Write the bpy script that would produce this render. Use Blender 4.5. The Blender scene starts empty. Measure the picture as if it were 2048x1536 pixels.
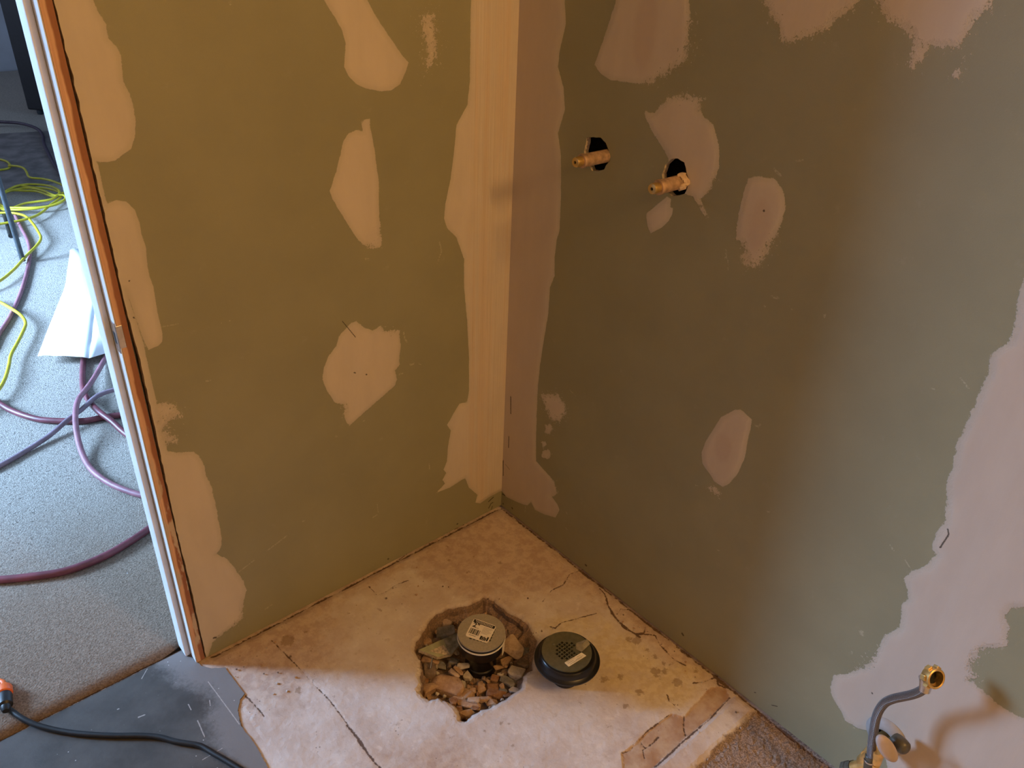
import bpy, bmesh, math, random
import numpy as np
from mathutils import Vector, Matrix, noise as mnoise
from mathutils.geometry import delaunay_2d_cdt, interpolate_bezier

# ------------------------------------------------------------------ camera
CAM_LOC = [-1.1733, -1.3363, 1.46]
CAM_ROT = [[0.758611, 0.30984, -0.573157], [-0.650582, 0.408003, -0.640528], [0.035388, 0.858797, 0.511092]]
CAM_LENS = 28.3887
S = bpy.context.scene
COL = S.collection
cam_data = bpy.data.cameras.new('camera'); cam_data.sensor_width = 36; cam_data.lens = CAM_LENS
cam_data.clip_start = .02
camera = bpy.data.objects.new('camera', cam_data); COL.objects.link(camera)
camera.matrix_world = Matrix.Translation(CAM_LOC) @ Matrix(CAM_ROT).to_4x4()
S.camera = camera
# ------------------------------------------------------------------ light
S.view_settings.view_transform = 'Standard'; S.view_settings.look = 'None'
S.view_settings.exposure = 0.0; S.view_settings.gamma = 1; S.view_settings.use_curve_mapping = False
world = bpy.data.worlds.new('sky'); S.world = world; world.use_nodes = True
world.node_tree.nodes['Background'].inputs[0].default_value = (.55, .75, 1, 1)
world.node_tree.nodes['Background'].inputs[1].default_value = .4
def light(name, kind, loc, energy, color, **kw):
    l = bpy.data.lights.new(name, kind); l.energy = energy; l.color = color
    for k, v in kw.items(): setattr(l, k, v)
    o = bpy.data.objects.new(name, l); COL.objects.link(o); o.location = loc; return o
# warm bulb of the bathroom's own fixture, high up by the vanity
for k in range(3):
    light('vanity_bulb', 'POINT', (-.22, -2.08 - .22 * k, 2.05), 20.5, (1, .53, .155), shadow_soft_size=.05)
# daylight coming in through the window of the carpeted room
win = light('window_and_fill_light', 'AREA', (-3.5, 2.84, 1.6), 275, (.40, .645, 1), shape='RECTANGLE', size=.95, size_y=1.3, spread=1.8)
far_fill = light('window_and_fill_light', 'AREA', (-3.45, 5.8, 1.55), 34, (.6, .72, 1), shape='RECTANGLE', size=.9, size_y=1.4)  # unseen fill light, added to brighten the far end of the carpeted room
far_fill.rotation_euler = Vector((1, -.1, -.2)).to_track_quat('-Z', 'Y').to_euler()
win.rotation_euler = Vector((1, -.2, -.6)).to_track_quat('-Z', 'Y').to_euler()

# ------------------------------------------------------------------ measured outlines (metres)
WALL_A_EDGE = [(-0.8474,1.3604),(-0.8529,1.3237),(-0.8485,1.2154),(-0.8489,1.1035),(-0.8488,0.9758),(-0.8502,0.862),(-0.8425,0.7544),(-0.8446,0.6194),(-0.8485,0.4835),(-0.8518,0.3732),(-0.8468,0.2073),(-0.8501,0.0909),(-0.8551,0.013)]
PATCH_A = [([(-0.8808,1.3247),(-0.8797,1.4017),(-0.8171,1.437),(-0.7967,1.4023),(-0.7944,1.3597),(-0.8,1.322),(-0.7965,1.307),(-0.7894,1.2889),(-0.7905,1.2709),(-0.7816,1.2595),(-0.7777,1.2476),(-0.7802,1.2247),(-0.7817,1.2107),(-0.7758,1.1929),(-0.7744,1.1738),(-0.7751,1.1515),(-0.7816,1.1266),(-0.7897,1.1124),(-0.8033,1.1043),(-0.8174,1.0972),(-0.83,1.0968),(-0.8458,1.1015),(-0.8933,1.1087)],0.0015,1,0),([(-0.8879,1.0406),(-0.848,1.0331),(-0.8276,1.0374),(-0.8134,1.0323),(-0.8034,1.0165),(-0.8001,0.9933),(-0.801,0.9765),(-0.7982,0.9535),(-0.8019,0.9217),(-0.802,0.8993),(-0.7995,0.8822),(-0.8014,0.8361),(-0.8007,0.7934),(-0.8035,0.7785),(-0.8116,0.7722),(-0.8293,0.7699),(-0.8337,0.791),(-0.8377,0.8305),(-0.8413,0.8659),(-0.845,0.8878),(-0.8967,0.9015)],0.0008,1,0),([(-0.8897,1.1244),(-0.8423,1.101),(-0.8429,1.064),(-0.8427,0.9829),(-0.8434,0.8874),(-0.8353,0.7915),(-0.8352,0.6696),(-0.8347,0.5592),(-0.8437,0.4569),(-0.8996,0.4844),(-0.9242,0.976)],0.001,0.75,0),([(-0.8384,0.6623),(-0.8207,0.6609),(-0.8049,0.6473),(-0.7969,0.63),(-0.7987,0.6196),(-0.8121,0.6228),(-0.8221,0.618),(-0.8282,0.6049),(-0.822,0.5878),(-0.8103,0.575),(-0.8167,0.5652),(-0.8275,0.5732),(-0.8351,0.5673),(-0.8377,0.5832),(-0.8404,0.6033),(-0.8427,0.6295)],0.006,0.9,0),([(-0.8816,0.5763),(-0.8335,0.5553),(-0.8111,0.5431),(-0.7892,0.5358),(-0.7792,0.5196),(-0.7749,0.4973),(-0.7745,0.469),(-0.7692,0.4454),(-0.7685,0.4173),(-0.7671,0.3999),(-0.7682,0.3521),(-0.7678,0.3062),(-0.7735,0.2833),(-0.785,0.2718),(-0.7658,0.2481),(-0.7542,0.2141),(-0.7404,0.1677),(-0.7377,0.1375),(-0.7487,0.1093),(-0.7564,0.063),(-0.787,0.0538),(-0.8101,0.0461),(-0.8319,0.0377),(-0.8543,-0.0167),(-0.9246,0.0359)],0.0025,1,0),([(-0.447,1.3381),(-0.4281,1.3701),(-0.3981,1.379),(-0.3757,1.3603),(-0.3642,1.3291),(-0.3516,1.3068),(-0.343,1.2916),(-0.3251,1.2654),(-0.3033,1.2381),(-0.284,1.2128),(-0.2689,1.198),(-0.2783,1.1795),(-0.2896,1.161),(-0.3109,1.1518),(-0.3348,1.1528),(-0.3612,1.1595),(-0.3834,1.1697),(-0.3984,1.1844),(-0.4066,1.2008),(-0.4034,1.2213),(-0.4004,1.239),(-0.405,1.2595),(-0.4183,1.2824),(-0.4289,1.2974),(-0.4367,1.3097)],0.0012,1,0),([(-0.2366,1.2781),(-0.2119,1.2784),(-0.2052,1.2485),(-0.2056,1.2211),(-0.2116,1.1936),(-0.2319,1.1812),(-0.2275,1.2143),(-0.2305,1.2418),(-0.2387,1.2637)],0.014,0.6,0),([(-0.3786,1.1056),(-0.3592,1.1069),(-0.3594,1.0868),(-0.3567,1.0772),(-0.3515,1.0361),(-0.3467,0.983),(-0.3497,0.9303),(-0.3474,0.8662),(-0.3472,0.848),(-0.3694,0.853),(-0.3919,0.8654),(-0.4084,0.8899),(-0.4269,0.9242),(-0.441,0.9517),(-0.4501,0.9699),(-0.455,0.9862),(-0.4384,1.0193),(-0.4276,1.0474),(-0.4179,1.0753),(-0.4066,1.0856),(-0.3904,1.0898),(-0.3768,1.0863)],0.0015,1,0),([(-0.4304,0.7038),(-0.4173,0.7046),(-0.4029,0.6863),(-0.3807,0.6713),(-0.3617,0.6763),(-0.3487,0.6616),(-0.3145,0.6512),(-0.3109,0.613),(-0.3177,0.5761),(-0.3155,0.5664),(-0.3292,0.5557),(-0.325,0.5309),(-0.331,0.5173),(-0.4542,0.4579),(-0.4606,0.4723),(-0.4638,0.4944),(-0.4575,0.5113),(-0.4829,0.53),(-0.4989,0.5647),(-0.5066,0.5955),(-0.502,0.6202),(-0.4867,0.647),(-0.4678,0.6632),(-0.4616,0.6821),(-0.4429,0.6949)],0.002,1,0),([(0.05,2.44),(-0.1168,2.44),(-0.1218,2.36),(-0.1447,2.28),(-0.1368,2.2),(-0.1192,2.12),(-0.1291,2.04),(-0.1279,1.96),(-0.1035,1.88),(-0.1059,1.8),(-0.1246,1.72),(-0.1166,1.64),(-0.1138,1.56),(-0.1384,1.48),(-0.1228,1.299),(-0.1234,1.2444),(-0.1237,1.1578),(-0.1295,1.1073),(-0.1574,1.0702),(-0.1652,1.0086),(-0.1731,0.9609),(-0.1864,0.9131),(-0.1906,0.88),(-0.1829,0.8573),(-0.1574,0.8304),(-0.1364,0.7755),(-0.136,0.7075),(-0.1266,0.6227),(-0.1197,0.5301),(-0.1186,0.4245),(-0.1246,0.3933),(-0.148,0.3994),(-0.1634,0.3805),(-0.1865,0.3516),(-0.1743,0.3302),(-0.1839,0.2873),(-0.1873,0.2425),(-0.1985,0.2209),(-0.1907,0.2062),(-0.2019,0.1892),(-0.1942,0.1742),(-0.2229,0.1574),(-0.1783,0.1536),(-0.1292,0.1613),(-0.1155,0.1233),(-0.086,0.0835),(-0.0925,0.0609),(-0.0767,0.0494),(-0.0433,0.0555),(-0.0021,0.0562),(0.1094,0.0018),(0.0697,1.2925)],0.0012,1,0)]
RAG_A = [(-0.8166,0.608,0.03,0.008),(-0.7762,0.0559,0.05,0.006),(-0.3373,0.6593,0.03,0.006),(-0.3593,0.8846,0.02,0.006),(-0.4607,0.5023,0.02,0.008),(-0.3751,0.8564,0.02,0.006)]
PATCH_B = [([(-0.05,2.44),(-0.05,0.02),(0.0018,0.0563),(0.0216,0.0477),(0.0695,0.0589),(0.1076,0.073),(0.1202,0.0948),(0.1375,0.077),(0.1741,0.0857),(0.2147,0.1025),(0.2266,0.1351),(0.218,0.1475),(0.1965,0.1582),(0.2147,0.1826),(0.201,0.2108),(0.1628,0.2226),(0.1296,0.2333),(0.1245,0.3005),(0.1198,0.4114),(0.1218,0.503),(0.1299,0.5783),(0.1392,0.6509),(0.1397,0.7222),(0.1517,0.753),(0.1481,0.7921),(0.1504,0.8368),(0.1577,0.8594),(0.1549,0.9366),(0.1471,1.0176),(0.1341,1.0614),(0.1497,1.1107),(0.1414,1.1512),(0.1223,1.1866),(0.1238,1.2154),(0.1369,1.2671),(0.1288,1.307),(0.1305,1.4),(0.1402,1.48),(0.1272,1.56),(0.1375,1.64),(0.1518,1.72),(0.132,1.8),(0.1183,1.88),(0.1308,1.96),(0.1233,2.04),(0.1053,2.12),(0.1209,2.2),(0.1377,2.28),(0.1266,2.36),(0.1308,2.44)],0.0012,1,0.5),([(0.1345,0.4339),(0.144,0.4423),(0.1886,0.4641),(0.2165,0.4437),(0.2242,0.4317),(0.2019,0.3932),(0.1764,0.3799),(0.1542,0.4014)],0.008,0.9,0.2),([(0.1535,0.3568),(0.1706,0.3688),(0.1838,0.3611),(0.173,0.3405),(0.1553,0.3354)],0.004,0.8,0.2),([(0.1433,0.3002),(0.1573,0.3109),(0.1653,0.3032),(0.1519,0.2865)],0.003,0.8,0.2),([(0.149,0.2757),(0.1698,0.2935),(0.185,0.2869),(0.1723,0.2642),(0.1505,0.2579)],0.004,0.8,0.2),([(0.258,1.3667),(0.2792,1.4137),(0.3309,1.4379),(0.3874,1.4155),(0.4181,1.3708),(0.4208,1.3344),(0.4287,1.3142),(0.4323,1.2726),(0.4289,1.2391),(0.3915,1.2149),(0.3583,1.1938),(0.3258,1.1886),(0.2631,1.1847),(0.2391,1.1915),(0.2192,1.2045),(0.231,1.235),(0.2459,1.276),(0.2598,1.3193)],0.0015,1,0.3),([(0.521,1.3785),(0.5459,1.4268),(0.5996,1.4481),(0.6737,1.433),(0.718,1.3933),(0.7141,1.3619),(0.7062,1.3465),(0.6837,1.335),(0.6775,1.3191),(0.6392,1.3051),(0.6187,1.2913),(0.6061,1.2925),(0.5953,1.3123),(0.5771,1.3298),(0.5605,1.3475)],0.008,0.8,0.3),([(0.7202,1.3934),(0.7431,1.4422),(0.7898,1.4637),(0.8509,1.4471),(0.891,1.4062),(0.8878,1.3782),(0.8889,1.3676),(0.8725,1.3555),(0.8729,1.3368),(0.8636,1.32),(0.8464,1.3166),(0.8277,1.3166),(0.8234,1.2991),(0.8125,1.2822),(0.8063,1.2935),(0.8041,1.3222),(0.7872,1.3345),(0.7627,1.3405),(0.7489,1.3534),(0.7357,1.3639)],0.007,0.85,0.3),([(0.8686,1.3104),(0.8728,1.3134),(0.8777,1.308),(0.8732,1.3037)],0.005,0.6,0.3),([(0.8665,1.2879),(0.8713,1.2936),(0.8773,1.2908),(0.8753,1.2831),(0.87,1.281)],0.005,0.6,0.3),([(0.349,1.1474),(0.3649,1.1451),(0.3765,1.1464),(0.389,1.1625),(0.4086,1.1812),(0.4481,1.188),(0.4821,1.1882),(0.47,1.1746),(0.4878,1.159),(0.507,1.152),(0.5248,1.1208),(0.5321,1.0852),(0.5285,1.0662),(0.5174,1.036),(0.5025,1.0221),(0.5285,0.9965),(0.5217,0.9918),(0.4881,1.0219),(0.4466,1.0239),(0.4224,1.0754),(0.4044,1.092),(0.3717,1.1182),(0.3581,1.1359)],0.0022,0.95,0.2),([(0.4405,1.0055),(0.4407,0.9905),(0.4478,0.9906),(0.4484,0.9803),(0.4417,0.964),(0.4288,0.9476),(0.4036,0.9282),(0.3943,0.9393),(0.3878,0.9563),(0.3879,0.9632),(0.4038,0.9803),(0.4306,1.0076)],0.0008,0.95,0.1),([(0.5919,1.0818),(0.6107,1.0898),(0.6445,1.0924),(0.6639,1.0736),(0.6705,1.0538),(0.6695,1.0189),(0.6624,0.996),(0.6519,0.9652),(0.6474,0.9411),(0.6256,0.9383),(0.6121,0.9384),(0.605,0.9472),(0.6142,0.9575),(0.6049,0.9719),(0.5909,0.9739),(0.5875,0.9901),(0.5863,1.0245),(0.5889,1.059)],0.0025,1,0.3),([(0.6563,0.6578),(0.6675,0.6635),(0.6948,0.6554),(0.6956,0.6369),(0.6957,0.6063),(0.6976,0.5716),(0.6914,0.5312),(0.6777,0.4961),(0.6654,0.4798),(0.6433,0.4801),(0.6314,0.4904),(0.6086,0.5044),(0.6027,0.5283),(0.607,0.5574),(0.6199,0.5965),(0.6302,0.6275)],0.001,1,0.3),([(0.6303,0.4581),(0.648,0.4691),(0.6651,0.4696),(0.6631,0.4557),(0.6437,0.4537)],0.007,0.8,0.2),([(1.1529,2.44),(1.1499,2.36),(1.1289,2.28),(1.1342,2.2),(1.1358,2.12),(1.1107,2.04),(1.1075,1.96),(1.1283,1.88),(1.1253,1.8),(1.1204,1.72),(1.1448,1.64),(1.1539,1.56),(1.1345,1.48),(1.1349,1.4),(1.143,1.32),(1.1205,1.24),(1.0355,1.0546),(1.0369,1.026),(1.0439,0.9958),(1.0455,0.9658),(1.0342,0.9476),(1.0297,0.9385),(1.0372,0.9094),(1.0345,0.8899),(1.0351,0.8598),(1.0339,0.8322),(1.0307,0.7912),(1.0371,0.7494),(1.0356,0.7276),(1.0409,0.7057),(1.0556,0.6535),(1.0495,0.6216),(1.0504,0.5948),(1.0602,0.5869),(1.054,0.5586),(1.0362,0.5309),(1.0291,0.5109),(1.0404,0.4933),(1.0466,0.4784),(1.0397,0.46),(1.0483,0.4337),(1.0512,0.4118),(1.0325,0.3784),(1.0324,0.3491),(1.0286,0.3053),(1.0142,0.2759),(0.9975,0.2451),(0.9769,0.2215),(0.977,0.1888),(0.9879,0.1676),(1.015,0.1452),(1.0237,0.1364),(1.0492,0.1381),(1.0681,0.1538),(1.1003,0.1314),(1.1449,0.0619),(1.12,-0.02),(1.5,-0.02),(1.3878,0.05),(1.3885,0.13),(1.3756,0.21),(1.3945,0.29),(1.4201,0.37),(1.4126,0.45),(1.4103,0.53),(1.4259,0.61),(1.4123,0.69),(1.3842,0.77),(1.3875,0.85),(1.3915,0.93),(1.3739,1.01),(1.3815,1.09),(1.4107,1.17),(1.4117,1.25),(1.4064,1.33),(1.425,1.41),(1.4238,1.49),(1.3949,1.57),(1.3897,1.65),(1.3961,1.73),(1.3774,1.81),(1.3721,1.89),(1.3992,1.97),(1.4085,2.05),(1.4013,2.13),(1.4192,2.21),(1.4307,2.29),(1.4066,2.37),(1.3938,2.45)],0.0035,1,0.55)]
BARE_B = [[(1.2348,0.575),(1.2174,0.5956),(1.1966,0.5808),(1.1848,0.569),(1.181,0.5499),(1.1918,0.5287),(1.2004,0.4986),(1.1829,0.4785),(1.1695,0.463),(1.1694,0.4314),(1.1723,0.4174),(1.1835,0.4099),(1.1752,0.396),(1.1976,0.3933),(1.2243,0.3857),(1.2463,0.3862),(1.2619,0.389),(1.2787,0.4041),(1.2779,0.4617),(1.261,0.5236)]]
RAG_B = [(0.4405,1.2682,0.05,0.013),(0.3803,1.2074,0.04,0.008),(0.6266,0.9432,0.03,0.012),(0.6637,0.9779,0.03,0.008),(0.4499,1.1899,0.03,0.008),(0.1672,0.4078,0.05,0.006),(0.2125,0.2067,0.03,0.006),(1.1788,0.4365,0.04,0.008),(0.5299,1.0543,0.02,0.006),(1.0273,0.3028,0.04,0.007)]
TONE_B = [(0.3343,1.2788,0.028,0.075,0.9),(0.6295,1.0114,0.022,0.05,0.8),(0.6479,0.5646,0.022,0.035,0.9)]
LIGHT_A = [([(-0.754,0.1946),(-0.735,0.2024),(-0.7101,0.2107)],0.0014),([(-0.6782,0.2203),(-0.6527,0.2289),(-0.6293,0.2361)],0.0016),([(-0.7037,0.0571),(-0.6871,0.0612)],0.0016),([(-0.7999,0.8058),(-0.7711,0.8037)],0.0008),([(-0.6947,0.7827),(-0.6944,0.7822)],0.0016),([(-0.6801,0.7824),(-0.6798,0.782)],0.0016),([(-0.7423,0.6754),(-0.7339,0.6746)],0.0018),([(-0.6011,1.311),(-0.5996,1.31)],0.0022),([(-0.396,0.2077),(-0.3947,0.1837)],0.001),([(-0.2421,0.2587),(-0.2414,0.2409)],0.0014),([(-0.4885,0.4446),(-0.4864,0.4427)],0.002),([(-0.4112,0.1746),(-0.3978,0.1765)],0.0016),([(-0.2881,0.5568),(-0.2804,0.5566)],0.003),([(-0.2651,0.5499),(-0.2599,0.5472)],0.0016),([(-0.3193,0.542),(-0.3092,0.5414)],0.002),([(-0.3026,0.6426),(-0.3007,0.628),(-0.2951,0.6168)],0.0018),([(-0.4184,0.4559),(-0.4135,0.4565)],0.0012),([(-0.5884,0.2563),(-0.5839,0.2551)],0.0018),([(-0.203,0.8304),(-0.1982,0.8078),(-0.207,0.788)],0.0018),([(-0.386,0.8346),(-0.3796,0.8311)],0.003)]
DARK_A = [([(-0.046,0.0409),(-0.0293,0.0479)],0.0018),([(-0.0453,0.0173),(-0.0369,0.0297),(-0.0301,0.0296)],0.0015),([(-0.0381,0.0001),(-0.0318,0.0171)],0.0012),([(-0.155,0.0191),(-0.1537,0.0177)],0.0025),([(-0.3749,0.0203),(-0.3737,0.0189)],0.0022),([(-0.432,0.5862),(-0.4284,0.584)],0.0012),([(-0.4035,0.5715),(-0.4012,0.5702)],0.0015),([(-0.4628,-0.0073),(-0.4354,-0.0015)],0.0012),([(-0.2713,0.0009),(-0.2679,0.0047)],0.0018),([(-0.8261,0.0498),(-0.8213,0.0477)],0.0022),([(-0.45,0.7138),(-0.4223,0.6682)],0.0007),([(-0.8355,0.9018),(-0.8353,0.9015)],0.0014),([(-0.8418,0.8364),(-0.8406,0.8354)],0.0012)]
LIGHT_B = [([(1.0213,0.5468),(1.0374,0.5334)],0.001),([(1.0977,0.2878),(1.1342,0.2941),(1.1885,0.2773)],0.0007),([(1.1222,0.2002),(1.1384,0.2037),(1.1532,0.206),(1.1768,0.2122)],0.0008),([(1.1142,0.2586),(1.1203,0.2641)],0.0012),([(0.9965,0.3541),(0.9982,0.3519)],0.0052),([(0.9923,0.3001),(0.9938,0.2958)],0.0015),([(1.0396,0.1317),(1.043,0.1344)],0.0014),([(1.003,0.8897),(1.0193,0.8787)],0.0011),([(0.9921,0.5577),(0.9995,0.5522)],0.0016),([(0.7801,0.9045),(0.7806,0.8995)],0.0018),([(0.7675,0.4843),(0.772,0.4861)],0.0014),([(0.6822,0.326),(0.6863,0.3278)],0.0014),([(0.6798,0.8988),(0.6933,0.901)],0.0022),([(0.7215,0.8911),(0.7264,0.8921)],0.0014),([(0.6701,0.8772),(0.6733,0.8768)],0.0014),([(0.7034,0.6479),(0.7108,0.647),(0.713,0.6545)],0.0018),([(0.603,0.4457),(0.6083,0.4478)],0.0012),([(0.9709,0.8554),(0.9757,0.8562)],0.001),([(0.6179,1.005),(0.6186,1.0053)],0.001),([(0.5743,0.9498),(0.5785,0.9366),(0.5761,0.9346)],0.0016),([(0.5821,0.9328),(0.5862,0.9157)],0.001),([(0.6362,1.1074),(0.6501,1.1002)],0.0022),([(0.6718,1.1283),(0.6824,1.1323)],0.0014),([(0.0999,0.0655),(0.0997,0.0457)],0.0016),([(0.2498,0.1441),(0.2536,0.1404)],0.0016),([(0.2531,0.0946),(0.2594,0.092)],0.0012),([(0.2242,0.4943),(0.2469,0.4874)],0.001)]
DARK_B = [([(0.0013,0.1611),(0.0036,0.1126)],0.0022),([(0.0128,0.1533),(0.0289,0.1469)],0.0007),([(0.0072,0.0157),(0.0097,0.016)],0.0022),([(0.0466,0.0244),(0.0482,0.0247)],0.003),([(0.0041,0.0473),(0.0138,0.0488)],0.002),([(0.3328,0.025),(0.3356,0.0257)],0.003),([(0.6409,0.0445),(0.6452,0.0415)],0.0026),([(0.8386,0.0356),(0.842,0.038)],0.001),([(0.8814,0.0377),(0.893,0.0455)],0.001),([(0.6326,1.0371),(0.6341,1.0371)],0.0018),([(1.0487,0.2415),(1.0495,0.2395)],0.0012),([(1.0626,0.6421),(1.0669,0.6337),(1.0624,0.6029)],0.0011),([(0.0223,0.3744),(0.025,0.324)],0.0016),([(0.0212,0.2508),(0.0215,0.2144)],0.0014)]
HOLE_1 = [(0.215,1.0688),(0.2323,1.0737),(0.2531,1.0768),(0.2679,1.07),(0.2785,1.0549),(0.2808,1.0378),(0.2733,1.0285),(0.2693,1.0186),(0.2542,1.0116),(0.2366,1.0081),(0.2282,1.0179),(0.216,1.028),(0.2114,1.0425),(0.2146,1.056)]
HOLE_2 = [(0.4284,1.0755),(0.4426,1.0799),(0.4594,1.0768),(0.4646,1.0642),(0.4713,1.0518),(0.4732,1.0334),(0.4693,1.0229),(0.4556,1.0157),(0.4428,1.0111),(0.4294,1.0173),(0.4181,1.029),(0.4124,1.0444),(0.4171,1.0622)]
STUB_1 = ((0.0,-0.2698,1.0454),0.083)
STUB_2 = ((0.0,-0.4613,1.0441),0.085)
PIT = [(-0.2528,-0.2361),(-0.241,-0.2591),(-0.2392,-0.3096),(-0.2293,-0.3415),(-0.2255,-0.3681),(-0.2351,-0.394),(-0.2435,-0.4201),(-0.2651,-0.4349),(-0.2903,-0.4575),(-0.3061,-0.4715),(-0.3316,-0.4733),(-0.3447,-0.4848),(-0.3577,-0.496),(-0.383,-0.4933),(-0.3973,-0.4958),(-0.4186,-0.4926),(-0.443,-0.4899),(-0.4596,-0.4816),(-0.4792,-0.4809),(-0.4926,-0.4834),(-0.5034,-0.4829),(-0.508,-0.4742),(-0.5001,-0.4639),(-0.4958,-0.4471),(-0.4982,-0.4315),(-0.5039,-0.4164),(-0.5132,-0.4019),(-0.5297,-0.3937),(-0.5346,-0.381),(-0.5321,-0.3655),(-0.5191,-0.351),(-0.512,-0.3348),(-0.4976,-0.3205),(-0.4842,-0.2972),(-0.4831,-0.2789),(-0.4781,-0.2633),(-0.4647,-0.2502),(-0.4396,-0.2379),(-0.3935,-0.212),(-0.3737,-0.2063),(-0.3637,-0.2099),(-0.3455,-0.2113),(-0.3192,-0.2235),(-0.2947,-0.2342),(-0.2676,-0.2379)]
VINYL = [(-0.8835,0.0658),(-0.8782,0.0365),(-0.8687,0.0077),(-0.8669,-0.0134),(-0.8523,-0.0337),(-0.8292,-0.049),(-0.8272,-0.1016),(-0.8257,-0.1397),(-0.8394,-0.1468),(-0.8548,-0.1697),(-0.865,-0.2072),(-0.8621,-0.2484),(-0.8625,-0.291),(-0.865,-0.3284),(-0.8696,-0.3766),(-0.8912,-0.4346)]
RIDGE = [(-0.0061,-0.8038),(0.0001,-0.8605),(-0.0251,-0.8501),(-0.0552,-0.8554),(-0.0897,-0.8564),(-0.1534,-0.8562),(-0.2185,-0.8553),(-0.268,-0.8597),(-0.3448,-0.8052),(-0.2821,-0.8032),(-0.2527,-0.8069),(-0.1818,-0.8099),(-0.1068,-0.8085),(-0.0484,-0.8058)]
PAVER = [(-0.0237,-0.8),(-0.1037,-0.8061),(-0.1785,-0.8031),(-0.2344,-0.8038),(-0.2706,-0.8056),(-0.3399,-0.8008),(-0.3638,-0.7813),(-0.3285,-0.7653),(-0.3063,-0.7406),(-0.2679,-0.7444),(-0.2307,-0.7416),(-0.1541,-0.7453),(-0.1393,-0.7673),(-0.1043,-0.7605),(-0.0325,-0.7559),(-0.0017,-0.7754)]
DEBRIS = [(0.0001,-0.8605),(0.0083,-0.9021),(0.0123,-0.9821),(0.0039,-1.037),(-0.002,-1.1112),(-0.2884,-0.8764),(-0.2185,-0.8553),(-0.1534,-0.8562),(-0.0897,-0.8564),(-0.0552,-0.8554),(-0.0251,-0.8501)]
YELLOW = [[(-0.0775,-0.462),(-0.0731,-0.5096),(-0.0564,-0.5839),(-0.062,-0.6549),(-0.008,-0.6929),(0.0079,-0.7338),(-0.053,-0.7285),(-0.0688,-0.7582),(-0.1493,-0.7542),(-0.1815,-0.7029),(-0.2046,-0.6325),(-0.2176,-0.5682),(-0.1371,-0.4889)],[(-0.2121,-0.3873),(-0.1677,-0.3843),(-0.1298,-0.4191),(-0.102,-0.4457),(-0.0812,-0.4966),(-0.0827,-0.5495),(-0.1487,-0.6099),(-0.1925,-0.5857),(-0.2108,-0.5022),(-0.2061,-0.4256)]]
CRACK = [([(-0.7155,-0.0413),(-0.7094,-0.0992),(-0.7026,-0.1629),(-0.7003,-0.2137),(-0.6947,-0.2655),(-0.6952,-0.3172),(-0.6951,-0.3457)],0.0008),([(-0.6971,-0.3409),(-0.6965,-0.3723),(-0.6976,-0.4016),(-0.699,-0.427),(-0.6978,-0.4494),(-0.6958,-0.467)],0.0024),([(-0.4539,-0.0346),(-0.4531,-0.0708),(-0.4317,-0.0746),(-0.3984,-0.0699),(-0.3664,-0.0772)],0.0009),([(-0.1505,-0.3388),(-0.1111,-0.3262),(-0.0721,-0.3301),(-0.0345,-0.3136),(0.0104,-0.3208),(0.0247,-0.3513)],0.0009),([(-0.1924,-0.4063),(-0.1853,-0.4201),(-0.1629,-0.4177),(-0.1168,-0.434),(-0.0763,-0.4496)],0.0012),([(-0.0323,-0.442),(-0.045,-0.4747),(-0.0526,-0.5021),(-0.0519,-0.5353),(-0.0497,-0.5651)],0.002),([(-0.0097,-0.3965),(-0.0121,-0.4152),(-0.0329,-0.4457),(-0.0478,-0.473),(-0.0528,-0.5009),(-0.0573,-0.5254),(-0.0495,-0.5533),(-0.032,-0.5673)],0.002),([(-0.0373,-0.4814),(-0.02,-0.4757),(-0.0019,-0.4902),(-0.001,-0.5201),(-0.0061,-0.5447),(-0.0313,-0.5618),(-0.0506,-0.5493)],0.0012),([(-0.032,-0.5673),(-0.0181,-0.5846),(-0.0312,-0.6102),(-0.0341,-0.6315),(-0.0375,-0.6576),(-0.0301,-0.6835)],0.0013),([(-0.0558,-0.7263),(-0.0332,-0.7391),(0.0028,-0.7464),(-0.0057,-0.7614),(-0.0039,-0.7897)],0.0016),([(-0.0237,-0.8),(-0.1037,-0.8061),(-0.18,-0.8043),(-0.2358,-0.8049),(-0.2757,-0.8059)],0.0018),([(-0.1541,-0.7453),(-0.2307,-0.7416),(-0.2548,-0.7456),(-0.2582,-0.7615)],0.0013),([(-0.1393,-0.7673),(-0.1605,-0.7844),(-0.1727,-0.7984)],0.0011),([(-0.2188,-0.7656),(-0.2402,-0.7669),(-0.2662,-0.7642),(-0.277,-0.778)],0.0011),([(-0.2548,-0.7456),(-0.2704,-0.7423),(-0.2836,-0.75),(-0.3038,-0.7426)],0.0011),([(-0.2704,-0.7423),(-0.2592,-0.7538),(-0.2595,-0.7605)],0.001),([(-0.125,-0.71),(-0.1334,-0.7214),(-0.1335,-0.7368),(-0.1349,-0.7509)],0.0009),([(-0.0007,-0.749),(-0.0154,-0.7643),(-0.0052,-0.778)],0.0016),([(-0.2468,-0.2454),(-0.2596,-0.2488),(-0.2647,-0.2715)],0.002),([(-0.8523,-0.161),(-0.8589,-0.1818),(-0.865,-0.211)],0.0014),([(-0.8258,-0.1437),(-0.8218,-0.171),(-0.8184,-0.2159)],0.0009),([(-0.0555,0.0127),(-0.1185,0.0067),(-0.2152,0.0082),(-0.2943,0.0094),(-0.3785,-0.0021),(-0.439,-0.001),(-0.5125,-0.0057)],0.0008)]
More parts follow.
